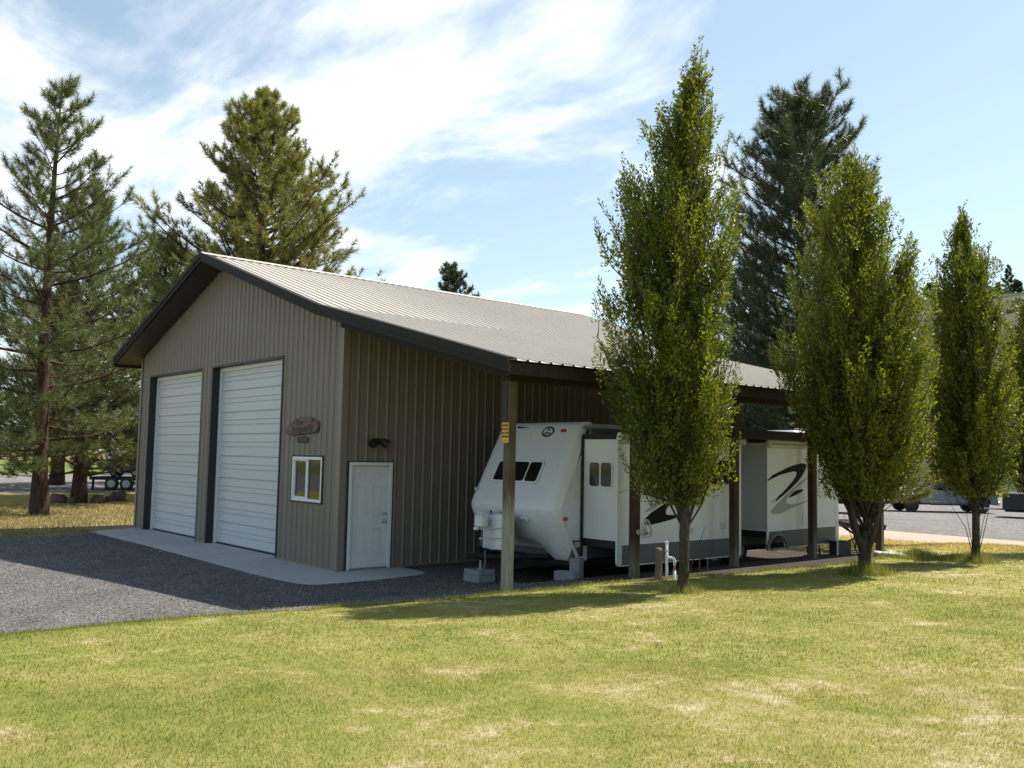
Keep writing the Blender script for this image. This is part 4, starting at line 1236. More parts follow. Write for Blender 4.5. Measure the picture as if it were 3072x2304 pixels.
# wooden stub with white pipework
st_ = thing('stub_post', 'short split brown wooden stub post beside the white standpipe', 'post', (5.64, 2.70, Hf(5.64, 2.70)))
mb = MB(); M_ = Matrix.Rotation(R(3), 4, 'Y')
mb.bbox(-.05, .05, -.045, .045, -.3, .50, .012, M_); mb.build('timber', MAT['stub'], st_)
mb = MB(); mb.bbox(-.055, .02, -.045, .05, .495, .525, .006, M_); mb.build('broken_top', MAT['stub'], st_)
pv = thing('standpipe', 'white plastic standpipe with a side elbow and copper tap fitting', 'pipe', (5.75, 2.78, Hf(5.75, 2.78)))
mb = MB(); mb.tube([(0, 0, -.2), (0, 0, .60)], .023, 12); mb.build('riser', MAT['pvc'], pv, True)
mb = MB(); mb.tube([(0, 0, .585), (0, 0, .63)], .030, 12); mb.tube([(0, 0, .33), (0, 0, .41)], .030, 12); mb.tube([(0, 0, .47), (0, 0, .50)], .028, 12); mb.build('collar', MAT['pvc'], pv)
mb = MB(); d = Vector((.6, .75, 0)).normalized()
mb.tube([Vector((0, 0, .37)), d * .07 + Vector((0, 0, .37)), d * .11 + Vector((0, 0, .36)), d * .13 + Vector((0, 0, .325)), d * .13 + Vector((0, 0, .24))], .024, 12); mb.build('elbow', MAT['pvc'], pv, True)
mb = MB(); mb.tube([d * .13 + Vector((0, 0, .24)), d * .13 + Vector((0, 0, .165))], .022, 10); mb.build('tap_fitting', MAT['copper'], pv)
mb = MB(); mb.tube([d * .13 + Vector((0, 0, .165)), d * .13 + Vector((0, 0, -.1))], .024, 12); mb.build('drop_pipe', MAT['pvc'], pv, True)

# steel spider-leg table behind the trailer
tb = thing('picnic_table', 'dark steel-framed table with spider legs at the rear of the trailer', 'table', (3.55, 12.75, Hf(3.55, 12.75)), R(-42))
mb = MB(); mb.bbox(-.92, .92, -.38, .38, .66, .73, .015); mb.build('table_top', wood('dark_table_wood', (.05, .038, .032), (.13, .10, .085)), tb)
mb = MB(); mb.box(-.90, .90, -.36, -.32, .60, .659); mb.box(-.90, .90, .32, .36, .60, .659); mb.build('apron', MAT['black'], tb)
hub_z = .36
for a, b in ((-.52, .60), (-.24, .60), (.22, .60), (.42, .60), (-.72, .02), (.68, .02)):
    for yy in (-.26, .26):
        mb = MB(); mb.tube([(a, yy if b > .1 else yy * 1.2, b), (math.copysign(.07, a), yy * .25, hub_z + (.05 if b > .1 else -.05))], .022, 6); mb.build('leg', MAT['black'], tb)
mb = MB(); mb.bbox(-.11, .11, -.09, .09, hub_z - .10, hub_z + .10, .03); mb.build('hub', MAT['black'], tb)
ct = thing('wooden_crate', 'small open grey crate with a white edge beside the last stabiliser leg', 'crate', (4.86, 9.62, Hf(4.86, 9.62)), R(-30))
mb = MB(); mb.box(-.17, .17, -.15, -.13, 0, .30); mb.box(-.17, -.15, -.13, .15, 0, .30); mb.box(.15, .17, -.13, .15, 0, .30); mb.box(-.15, .15, -.13, .15, 0, .02); mb.box(-.17, .17, .15, .17, .02, .30); mb.build('panel', plain('crate_board', (.085, .072, .062), .85, .25, 12), ct)
mb = MB(); mb.bbox(.155, .185, -.165, -.135, 0, .40, .006); mb.bbox(-.17, .155, -.165, -.135, .30, .33, .006); mb.build('white_edge', MAT['white'], ct)
fr = thing('wire_frame', 'small rusty wire stand on the gravel beneath the first slide-out', 'stand', (5.12, 4.55, Hf(5.12, 4.55)), R(10))
mb = MB()
for a, b in (((-.08, 0, 0), (-.08, 0, .22)), ((.08, 0, 0), (.08, 0, .22)), ((-.11, 0, .22), (.11, 0, .22)), ((-.08, 0, .02), (.08, 0, .02))): mb.tube([a, b], .010, 5)
mb.build('wire', MAT['copper'], fr)

def rock(mb, c, r_, seed, flat=.65):
    rg = random.Random(seed); N, Mn = 7, 5
    ph = [rg.random() * 6.28 for _ in range(4)]
    pts = []
    for i in range(1, Mn):
        th = math.pi * i / Mn
        for k in range(N):
            t = 2 * math.pi * k / N + i * .3
            q = r_ * (1 + .22 * math.sin(2 * t + ph[0]) + .14 * math.sin(3 * t + ph[1] + th) + rg.uniform(-.08, .08))
            pts.append((c[0] + q * math.sin(th) * math.cos(t), c[1] + q * math.sin(th) * math.sin(t) * .8, c[2] + q * math.cos(th) * flat))
    top = (c[0], c[1], c[2] + r_ * flat); bot = (c[0], c[1], c[2] - r_ * flat)
    f_ = []
    for i in range(Mn - 2):
        for k in range(N): f_.append((i * N + k, i * N + (k + 1) % N, (i + 1) * N + (k + 1) % N, (i + 1) * N + k))
    n0 = len(pts); pts += [top, bot]
    for k in range(N):
        f_.append((n0, (k + 1) % N, k)); f_.append((n0 + 1, (Mn - 2) * N + k, (Mn - 2) * N + (k + 1) % N))
    mb.add(pts, f_)
stone_words = ['flat white stone at the left end of the pale stone row', 'rounded tan stone second from the left in the pale stone row', 'pale stone lying in the middle of the row by the last post', 'greyish stone second from the right in the pale stone row', 'small pale stone at the right end of the row in the grass', 'large pale stone heaped highest against the last post']
for k, (dx, dy, r_, w_) in enumerate(((-.05, .0, .13, 0), (.12, -.04, .12, 1), (.28, -.10, .13, 2), (.45, -.12, .12, 3), (.62, -.20, .09, 4), (.18, .16, .14, 5))):
    x, y = 5.72 + dx, 9.75 + dy
    o_ = thing('stone', stone_words[w_], 'stone', (x, y, Hf(x, y)), 0, 'pale stones by the last post')
    mb = MB(); rock(mb, (0, 0, r_ * .35), r_, 40 + k, .6); mb.build('boulder', MAT['stone_pale'], o_, True)
for k, (x, y) in enumerate(((5.22, 2.55), (5.30, 2.62), (5.38, 2.50), (5.44, 2.66), (5.16, 2.60), (5.02, 4.95), (5.06, 5.1), (5.0, 5.25))):
    pass
rock_words = ['brown rock at the left end of the rocks round the second pine', 'low brown rock just left of the second pine trunk', 'brown rock hugging the right side of the second pine trunk', 'small brown rock between the second pine and the big rock', 'big rounded brown rock at the right end of the rocks by the pines']
for k, (x, y, r_) in enumerate(((-24.9, 1.30, .38), (-24.6, 1.72, .30), (-24.3, 2.65, .36), (-25.3, 3.35, .26), (-26.0, 3.95, .42))):
    o_ = thing('rock', rock_words[k], 'rock', (x, y, Hf(x, y)), 0, 'brown rocks around the second pine')
    mb = MB(); rock(mb, (0, 0, r_ * .3), r_, 70 + k, .7); mb.build('boulder', MAT['stone_brown'], o_, True)

# ------------------------------------------------------------------ vehicles and buildings further off
def wheel_local(parent, x, y, r_, wd, m_rim):
    w_ = bpy.data.objects.new('wheel', None); COL.objects.link(w_); w_.parent = parent
    mb = MB(); mb.tube([(x, y - wd / 2, r_), (x, y - wd / 2 + .03, r_), (x, y + wd / 2 - .03, r_), (x, y + wd / 2, r_)], [r_ - .04, r_, r_, r_ - .04], 20); mb.build('tyre', MAT['rubber'], w_)
    s_ = -1 if y < 0 else 1
    mb = MB(); mb.tube([(x, y + s_ * wd / 2, r_), (x, y + s_ * (wd / 2 + .012), r_)], [r_ * .62, r_ * .55], 16); mb.build('rim', m_rim, w_)
def lprism(pts, y0, y1):
    mb = MB(); mb.prism(pts, lambda p, q, a: (p, a, q), y0, y1); return mb

dirv = Vector((2.59, 3.06)).normalized()
ang = math.atan2(dirv.y, dirv.x)
left = Vector((-dirv.y, dirv.x))
org = Vector((-9.61, 42.4)) + left * .85
TK = thing('pickup_truck', 'dark grey crew-cab pickup truck parked on the far gravel lot', 'pickup truck', (org.x, org.y, Hf(org.x, org.y) + .01), ang)
lprism([(-1.05, .52), (-1.05, 1.22), (1.05, 1.24), (1.05, .52), (.52, .52), (.45, .72), (.22, .90), (-.22, .90), (-.45, .72), (-.52, .52)], -.95, .95).build('bed', MAT['truck'], TK)
lprism([(1.06, .48), (1.06, 1.22), (3.15, 1.22), (3.15, .48)], -.955, .955).build('cab_body', MAT['truck'], TK)
lprism([(3.16, .52), (3.16, 1.20), (4.6, 1.12), (4.86, 1.0), (4.90, .55), (4.52, .52), (4.45, .72), (4.22, .90), (3.78, .90), (3.55, .72), (3.48, .52)], -.95, .95).build('front_end', MAT['truck'], TK)
lprism([(1.10, 1.221), (1.24, 1.84), (1.45, 1.90), (2.65, 1.88), (3.30, 1.221)], -.80, .80).build('cab_roof', MAT['truck'], TK)
for s_ in (-1, 1):
    y0_, y1_ = (.795, .812) if s_ > 0 else (-.812, -.795)
    lprism([(1.30, 1.27), (1.38, 1.78), (2.02, 1.78), (2.02, 1.27)], y0_, y1_).build('side_window', MAT['glassrv'], TK)
    lprism([(2.10, 1.27), (2.10, 1.78), (2.60, 1.77), (3.08, 1.27)], y0_, y1_).build('side_window', MAT['glassrv'], TK)
    yy = s_ * .96
    for x in (1.28, 2.22):
        mb = MB(); mb.bbox(x, x + .2, yy - .015, yy + .015, 1.08, 1.12, .008); mb.build('door_handle', MAT['chrome'], TK)
    mb = MB(); mb.bbox(1.0, 3.3, min(yy, yy + s_ * .1), max(yy, yy + s_ * .1), .42, .50, .02); mb.build('side_step', MAT['black'], TK)
    mb = MB(); mb.box(1.0, 3.2, min(yy - s_ * .004, yy + s_ * .012), max(yy - s_ * .004, yy + s_ * .012), .62, .65); mb.build('trim_strip', MAT['chrome'], TK)
    for x in (0, 4.0): wheel_local(TK, x, s_ * .82, .40, .26, MAT['under'])
    mb = MB(); mb.bbox(2.95, 3.10, min(s_ * .97, s_ * 1.15), max(s_ * .97, s_ * 1.15), 1.22, 1.40, .03); mb.build('mirror', MAT['black'], TK)
mb = MB(); mb.bbox(-1.22, -1.06, -.9, .9, .52, .70, .03); mb.build('rear_bumper', MAT['chrome'], TK)
mb = MB(); mb.bbox(4.88, 5.02, -.95, .95, .45, .68, .03); mb.build('front_bumper', MAT['chrome'], TK)
lprism([(-.9, .42), (4.5, .42), (4.5, .55), (-.9, .55)], -.5, .5).build('chassis', MAT['under'], TK)

def camper(name, label, loc, rz, L_, W_, h_, z0=.55, stripe='decalgrey', wheels=(0.5,), win=3):
    C_ = thing(name, label, 'camper', loc, rz)
    mb = MB(); mb.bbox(0, L_, -W_ / 2, W_ / 2, z0, h_, .12); mb.build('body', MAT['rvwhite'], C_)
    mb = MB(); mb.bbox(.05, L_ - .05, -W_ / 2 + .05, W_ / 2 - .05, z0 - .18, z0 + .02, .02); mb.build('chassis', MAT['under'], C_)
    for s_ in (-1, 1):
        y = s_ * W_ / 2
        mb = MB(); mb.box(.15, L_ - .15, min(y - s_ * .01, y + s_ * .006), max(y - s_ * .01, y + s_ * .006), z0 + .25, z0 + .5); mb.build('stripe', MAT[stripe], C_)
        for k in range(win):
            x = L_ * (.14 + .72 * k / max(1, win - 1) * .9)
            mb = MB(); mb.bbox(x, x + .85, min(y - s_ * .01, y + s_ * .02), max(y - s_ * .01, y + s_ * .02), z0 + (h_ - z0) * .45, z0 + (h_ - z0) * .68, .01); w_ = mb.build('window', MAT['black'], C_)
            mb = MB(); mb.box(x + .05, x + .80, min(y + s_ * .0, y + s_ * .024), max(y + s_ * .0, y + s_ * .024), z0 + (h_ - z0) * .45 + .05, z0 + (h_ - z0) * .68 - .05); mb.build('pane', MAT['glassrv'], w_)
        for wx in wheels: wheel_local(C_, L_ * wx, s_ * (W_ / 2 - .16), .36, .22, MAT['steelgrey'])
    return C_
cA = camper('camper', 'tall white camper with a roof ladder glimpsed behind the trailer roof', (-9.6, 19.4, Hf(-5, 19)), R(0), 7.9, 2.45, 3.35, .7, wheels=(.55, .66))
mb = MB()
for yy in (-.75, -.35):
    mb.tube([(7.92, yy, 1.2), (8.0, yy, 1.2), (8.0, yy, 3.38), (7.6, yy, 3.42)], .018, 6)
for k in range(5): mb.tube([(8.0, -.75, 1.4 + k * .38), (8.0, -.35, 1.4 + k * .38)], .014, 6)
mb.build('ladder', MAT['steelgrey'], cA)
cB = camper('camper', 'long white camper with a brown lower stripe seen beyond the second hornbeam', (-16.0, 33.0, Hf(-12, 34)), R(28), 8.5, 2.4, 3.3, .65, 'stub', (.5, .6), 4)
# dark utility trailer and shed at the right edge
dt = thing('cargo_trailer', 'low dark box trailer at the right edge of the far lot', 'trailer', (-4.9, 43.2, Hf(-4.9, 43.2)), R(15))
mb = MB(); mb.bbox(0, 4.2, -1, 1, .42, 1.30, .03); mb.build('box', MAT['black'], dt)
mb = MB(); mb.box(.1, 4.1, -.9, .9, .32, .42); mb.build('chassis', MAT['under'], dt)
mb = MB(); mb.tube([(0, 0, .42), (-1.2, 0, .42)], .05, 6); mb.build('drawbar', MAT['steelgrey'], dt)
for s_ in (-1, 1): wheel_local(dt, 2.1, s_ * 1.05, .34, .2, MAT['steelgrey'])
sh = thing('shed', 'grey shed with a pale roof beyond the far lot at the right edge', 'shed', (-9.5, 58.0, Hf(-9.5, 58)), R(12))
mb = MB(); mb.box(0, 9, 0, 6, -.2, 2.4); mb.build('wall', MAT['greywall'], sh)
lprism([(-.4, 2.35), (4.5, 3.7), (9.4, 2.35), (9.4, 2.47), (4.5, 3.85), (-.4, 2.47)], -.5, 6.5).build('roof', MAT['shedroof'], sh)
mb = MB(); mb.box(1.0, 3.6, -.03, .0, -.2, 2.1); d_ = mb.build('door', MAT['tan'], sh)
mb = MB(); mb.bbox(3.2, 3.3, -.08, -.03, .9, 1.0, .01); mb.build('handle', MAT['black'], d_)
mb = MB(); mb.box(5.2, 6.6, -.03, .0, .9, 1.9); w_ = mb.build('window', MAT['white'], sh)
mb = MB(); mb.box(5.3, 6.5, -.035, -.028, 1.0, 1.8); mb.build('pane', MAT['glassrv'], w_)
# left background: flat-bed trailer with a buggy, white house
fb = thing('flatbed_trailer', 'dark flat-bed trailer on stands beyond the pines left of the garage', 'trailer', (-38.2, 6.6, Hf(-38, 6)), R(52))
mb = MB(); mb.bbox(0, 7.5, -1.1, 1.1, .55, .72, .02); mb.build('deck', MAT['under'], fb)
for x in (1.25, 2.05):
    for s_ in (-1, 1): wheel_local(fb, x, s_ * 1.15, .36, .2, MAT['steelgrey'])
for x in (.15, 5.2):
    for s_ in (-1, 1):
        mb = MB(); mb.box(x - .05, x + .05, s_ * .9 - .05, s_ * .9 + .05, 0, .55); mb.build('stand_leg', MAT['under'], fb)
gb = thing('golf_buggy', 'small canopied buggy standing on the flat-bed trailer', 'buggy', (-37.75, 7.15, Hf(-38, 6) + .725), R(52))
mb = MB(); mb.bbox(0, 1.9, -.5, .5, .2, .55, .08); mb.build('body', MAT['greywall'], gb)
mb = MB(); mb.bbox(.3, .9, -.45, .45, .55, .75, .05); mb.bbox(.2, .35, -.45, .45, .75, 1.05, .04); mb.build('seat', MAT['tan'], gb)
mb = MB()
for x in (.15, 1.45):
    for s_ in (-1, 1): mb.tube([(x, s_ * .45, .5), (x + .02, s_ * .42, 1.25)], .02, 6)
mb.build('canopy_post', MAT['black'], gb)
mb = MB(); mb.bbox(.0, 1.65, -.55, .55, 1.25, 1.36, .05); mb.build('canopy', MAT['rvwhite'], gb)
for x in (.35, 1.5):
    for s_ in (-1, 1): wheel_local(gb, x, s_ * .42, .22, .16, MAT['steelgrey'])
hs_ = thing('house', 'low white house glimpsed through the pines at the left', 'house', (-67, 15.5, Hf(-67, 15)), R(70))
mb = MB(); mb.box(0, 13, 0, 7, 0, 2.7); mb.build('wall', MAT['rvwhite'], hs_)
mb = MB(); mb.prism([(-.5, 2.65), (3.5, 4.3), (7.5, 2.65), (7.5, 2.75), (3.5, 4.42), (-.5, 2.75)], lambda p, q, a: (a, p, q), -.4, 13.4); mb.build('roof', MAT['greywall'], hs_)
for x in (1.2, 5.0, 9.0):
    mb = MB(); mb.box(x, x + 1.4, -.04, 0, .9, 2.0); w_ = mb.build('window', MAT['white'], hs_)
    mb = MB(); mb.box(x + .1, x + 1.3, -.05, -.038, 1.0, 1.9); mb.build('pane', MAT['glassrv'], w_)
mb = MB(); mb.box(3.2, 4.2, -.03, 0, 0, 2.05); mb.build('door', MAT['tan'], hs_)

# ------------------------------------------------------------------ trees
A_DIR = np.array([.6476, .7619, 0.]); B_DIR = np.array([-.7619, .6476, 0.])
def nrm(a): return a / np.maximum(np.linalg.norm(a, axis=-1, keepdims=True), 1e-9)

def leaves_mesh(name, P, D, S_, L_, m, parent, wfac=.46):
    """P base, D leaf axis, S_ side axis, L_ length: folded rhombus, 2 triangles each side"""
    up = np.cross(D, S_)
    mid = P + D * (L_ * .48)[:, None] - up * (L_ * .05)[:, None]
    tip = P + D * L_[:, None]
    a = mid + S_ * (L_ * wfac * .5)[:, None] + up * (L_ * .10)[:, None]
    b = mid - S_ * (L_ * wfac * .5)[:, None] + up * (L_ * .10)[:, None]
    v = np.stack([P, a, tip, b], 1).reshape(-1, 3)
    i = np.arange(len(P))[:, None] * 4
    f = np.concatenate([i + np.array([[0, 1, 2]]), i + np.array([[0, 2, 3]])], 0)
    return np_mesh(name, v, f, m, parent)

def hornbeam(label, bx, by, prof, seed, ntwig, leaf_len, stems, trunk_r, leaves_per=44, yellow=0.):
    rg = np.random.default_rng(seed)
    bz = Hf(bx, by)
    t_ = thing('hornbeam_tree', label, 'tree', (bx, by, bz), 0, 'upright hornbeams in a row along the lean-to')
    pr = np.array(prof)        # z, left, right  (metres, relative to base)
    zmin, zmax = pr[0, 0], pr[-1, 0]
    def env(z):
        return np.interp(z, pr[:, 0], pr[:, 1]), np.interp(z, pr[:, 0], pr[:, 2])
    ph = rg.uniform(0, 6.28, 6)
    def lump(z, th):
        return 1 + .13 * np.sin(2 * th + 1.1 * z + ph[0]) + .10 * np.sin(3 * th - 1.9 * z + ph[1]) + .08 * np.sin(5 * th + 2.7 * z + ph[2])
    # the crown is a sheaf of upright plumes: each leader runs from the trunk out to the surface of the crown
    nlead = max(24, ntwig // 22)
    zt = np.concatenate([[zmax], rg.uniform(zmin + .7, zmax - .15, nlead * 3)])
    l, r_ = env(zt); w = (r_ - l) / 2
    kp = rg.uniform(0, 1, len(zt)) < (w / w.max()) ** .45 + .05; kp[0] = True
    zt = zt[kp][:nlead]; l, r_ = env(zt); w = (r_ - l) / 2 * 1.07; c = (r_ + l) / 2
    lth = np.arange(len(zt)) * 2.399 + rg.uniform(-.6, .6, len(zt)); lrf = np.sqrt(rg.uniform(.10, 1.08, len(zt))); lrf[0] = 0
    le = (c + np.cos(lth) * w * lrf)[:, None] * A_DIR + (np.sin(lth) * w * .92 * lrf)[:, None] * B_DIR
    lz0 = np.maximum(zmin * rg.uniform(.45, 1.0, len(zt)), zt - rg.uniform(1.6, 4.2, len(zt)))
    def axis_pt(j, s_):
        return le[j] * (s_ ** .85)[:, None] + np.stack([0 * s_, 0 * s_, lz0[j] + (zt[j] - lz0[j]) * s_], 1)
    nA = int(ntwig * .76)
    j = rg.integers(0, len(zt), nA); s_ = rg.uniform(.22, 1.0, nA) ** .85
    ax = axis_pt(j, s_)
    pr_ = .31 * np.sqrt(np.clip(1.12 - s_, 0, 1)) * rg.uniform(.2, 1.1, nA) + .015
    pth = rg.uniform(0, 6.283, nA)
    tipA = ax + (np.cos(pth) * pr_)[:, None] * A_DIR + (np.sin(pth) * pr_)[:, None] * B_DIR
    tipA[:, 2] += rg.uniform(-.05, .18, nA)
    nB = ntwig - nA
    zz = rg.uniform(zmin, zmax - .3, nB * 4); l, r_ = env(zz); w = (r_ - l) / 2
    keep = rg.uniform(0, 1, len(zz)) < (w / w.max()) ** .6 + .03
    zz = zz[keep][:nB]; l, r_ = env(zz); w = (r_ - l) / 2; c = (r_ + l) / 2
    th = rg.uniform(0, 2 * np.pi, len(zz)); k = lump(zz, th) * rg.uniform(0, 1, len(zz)) ** .42 * 1.0
    tipB = (c + np.cos(th) * w * k)[:, None] * A_DIR + (np.sin(th) * w * .92 * k)[:, None] * B_DIR
    tipB[:, 2] = zz
    tip = np.concatenate([tipA, tipB]); tip = tip[tip[:, 2] > zmin + .25]
    zz = tip[:, 2]
    la = tip @ A_DIR; lb = tip @ B_DIR
    l, r_ = env(zz); w = np.maximum((r_ - l) / 2, .05); c = (r_ + l) / 2
    th = np.arctan2(lb, la - c * .6); rho = np.clip(np.hypot(la - c, lb) / w, 0, 1)
    outw = np.cos(th)[:, None] * A_DIR + np.sin(th)[:, None] * B_DIR
    d = nrm(outw * (.12 + .34 * rho)[:, None] + np.array([0, 0, 1.]) + rg.normal(0, .16, (len(zz), 3)))
    tl = rg.uniform(.38, .80, len(zz)) * np.where(zz > zmax - 1.2, .8, 1.)
    base = tip - d * tl[:, None]
    # leaves
    n = leaves_per
    u = np.tile(np.linspace(.12, 1.0, n), (len(zz), 1)) + rg.normal(0, .01, (len(zz), n))
    sag = rg.normal(0, .05, (len(zz), 1, 3))
    P = base[:, None, :] + d[:, None, :] * (tl[:, None] * u)[:, :, None] + sag * (u * (1 - u))[:, :, None]
    side0 = nrm(np.cross(d, nrm(rg.normal(0, 1, (len(zz), 3)))))
    side1 = np.cross(d, side0)
    alt = np.where(np.arange(n) % 2 == 0, 1., -1.)[None, :]
    phi = rg.normal(0, .75, (len(zz), n))
    sd_ = (side0[:, None, :] * np.cos(phi)[:, :, None] + side1[:, None, :] * np.sin(phi)[:, :, None]) * alt[:, :, None]
    # short side shoots: leaf bases stand off the stem
    P = P + sd_ * (rg.uniform(.0, .11, (len(zz), n)) * (1.05 - u))[:, :, None]
    D = nrm(d[:, None, :] * rg.uniform(.5, 1.1, (len(zz), n))[:, :, None] + sd_ * .75 + rg.normal(0, .22, (len(zz), n, 3)))
    S_ = nrm(np.cross(D, nrm(rg.normal(0, .9, (len(zz), n, 3)) + np.array([0, 0, .6]))))
    L_ = rg.uniform(.75, 1.2, (len(zz), n)) * leaf_len * np.clip(1.35 - .5 * u, .7, 1.2)
    zP = P[..., 2] > zmin * .9
    sel = zP.ravel()
    leaves_mesh('crown', P.reshape(-1, 3)[sel], D.reshape(-1, 3)[sel], S_.reshape(-1, 3)[sel], L_.ravel()[sel], MAT['leaf'], t_)
    # wood: trunk, leaders, branches to twigs
    mb = MB(); fork = prof[0][0] * .55
    if stems == 1:
        ptsT = [(0, 0, -.25), (0, 0, 0), (.01, .01, .35), (.02, .015, 1.2), (.03, .0, 2.4), (.03, 0, zmax * .6), (.03, 0, zmax * .9)]
        mb.tube(ptsT, [trunk_r * 1.45, trunk_r * 1.28, trunk_r, trunk_r * .92, trunk_r * .72, trunk_r * .4, trunk_r * .1], 12)
    else:
        mb.tube([(0, 0, -.25), (0, 0, 0), (0, 0, .35), (.02, .0, .75)], [trunk_r * 1.3, trunk_r * 1.1, trunk_r, trunk_r * .8], 12)
    mb.build('trunk', MAT['bark_horn'], t_, True)
    mb = MB(); leaders = []
    for q in range(len(zt)):
        main = stems > 1 and q < stems
        ss = np.linspace(0, 1, 8); path = axis_pt(q, ss) + rg.normal(0, .016, (8, 3)) * ((ss > 0) & (ss < 1))[:, None]
        if main:
            path[:, 2] = .25 + (zt[q] - .25) * ss
            path[:, :2] = le[q][None, :2] * (ss ** 1.35)[:, None] * .8
            path = path + ((math.cos(lth[q]) * A_DIR + math.sin(lth[q]) * B_DIR)[None] * .24 * (np.minimum(1, ss * 5) * (1 - ss))[:, None])
        r0 = trunk_r * (.52 if main else rg.uniform(.16, .34))
        mb.tube([tuple(p) for p in path], [max(.005, r0 * (1 - .92 * e_)) for e_ in ss], 6)
        leaders.append(path)
    LP = np.concatenate([l_[2:] for l_ in leaders] + [np.array([[.03, 0, z] for z in np.linspace(1.5, zmax * .85, 20)])])
    sel_ = rg.permutation(len(base))[:min(len(base), 420)]
    for q in sel_:
        b_ = base[q]
        cand = LP[LP[:, 2] < b_[2] - .05]
        if len(cand) == 0: continue
        dd = np.linalg.norm((cand - b_) * np.array([1, 1, .55]), axis=1)
        a_ = cand[dd.argmin()]
        m1 = a_ * .5 + b_ * .5 + np.array([0, 0, -.04])
        mb.tube([tuple(a_), tuple(m1), tuple(b_), tuple(tip[q] * .9 + b_ * .1)], [.013, .010, .007, .003], 4, False)
    # bare suckers from the foot
    for q in range(5):
        th_ = rg.uniform(0, 6.28); hgt = rg.uniform(.5, 1.5)
        e = (math.cos(th_) * A_DIR + math.sin(th_) * B_DIR)
        mb.tube([tuple(e * .05 + np.array([0, 0, .15])), tuple(e * .2 + np.array([0, 0, .15 + hgt * .5])), tuple(e * rg.uniform(.3, .65) + np.array([0, 0, .15 + hgt]))], [.010, .007, .003], 4, False)
    mb.build('limbs', MAT['bark_horn'], t_, True)
    return t_

k1 = 13.5 / 2742; zr1 = lambda y: (1379 - y) * k1 + 2.27 - .37
def prof_from(rows, k, y_h, base_px, zg):
    out_ = []
    for (y, l, r_) in rows[::-1]:
        z = (y_h - y) * k + 2.268 - zg
        lean_px = (1536 - base_px) * 0       # verticals are almost plumb here
        out_.append((z, (l - base_px) * k, (r_ - base_px) * k))
    return out_
T1 = [(108, 2106, 2120), (190, 2040, 2145), (270, 2005, 2152), (320, 1915, 2180), (455, 1885, 2190), (590, 1815, 2236), (715, 1778, 2240), (900, 1795, 2225), (1000, 1808, 2238), (1100, 1825, 2232), (1200, 1832, 2215), (1300, 1862, 2195), (1400, 1905, 2158), (1490, 1945, 2125)]
hornbeam('tall upright hornbeam nearest the garage, in front of the first slide-out', 7.06, 1.58, prof_from(T1, 13.45 / 2742, 1379, 2062, .36), 3, 2000, .056, 1, .074, 52)
T2 = [(408, 2560, 2600), (500, 2470, 2655), (560, 2445, 2672), (660, 2425, 2725), (760, 2400, 2765), (860, 2375, 2765), (960, 2358, 2832), (1050, 2356, 2858), (1130, 2362, 2858), (1200, 2400, 2830), (1300, 2440, 2800), (1400, 2470, 2765), (1480, 2510, 2710)]
hornbeam('broad multi-stemmed hornbeam, second in the row, beside the rear of the trailer', 7.51, 5.84, prof_from(T2, 15.75 / 2742, 1390, 2605, .38), 8, 2600, .060, 5, .100, 52)
T3 = [(622, 2902, 2914), (700, 2890, 2940), (740, 2842, 2995), (800, 2802, 3022), (850, 2800, 3026), (950, 2805, 3050), (1050, 2800, 3050), (1150, 2795, 3058), (1300, 2800, 3066), (1400, 2815, 3056), (1470, 2855, 3015)]
hornbeam('narrow hornbeam with three pointed tips, third in the row', 7.82, 9.41, prof_from(T3, 18.1 / 2742, 1397, 2935, .40), 15, 1700, .064, 1, .072, 48)
T4 = [(860, 3150, 3190), (950, 3100, 3240), (1050, 3055, 3290), (1150, 3040, 3310), (1300, 3050, 3310), (1400, 3080, 3280), (1470, 3110, 3240)]
hornbeam('hornbeam cut off by the right edge of the view, last in the row', 7.9, 12.9, prof_from(T4, 21.3 / 2742, 1400, 3188, .30), 21, 800, .080, 1, .08, 42)

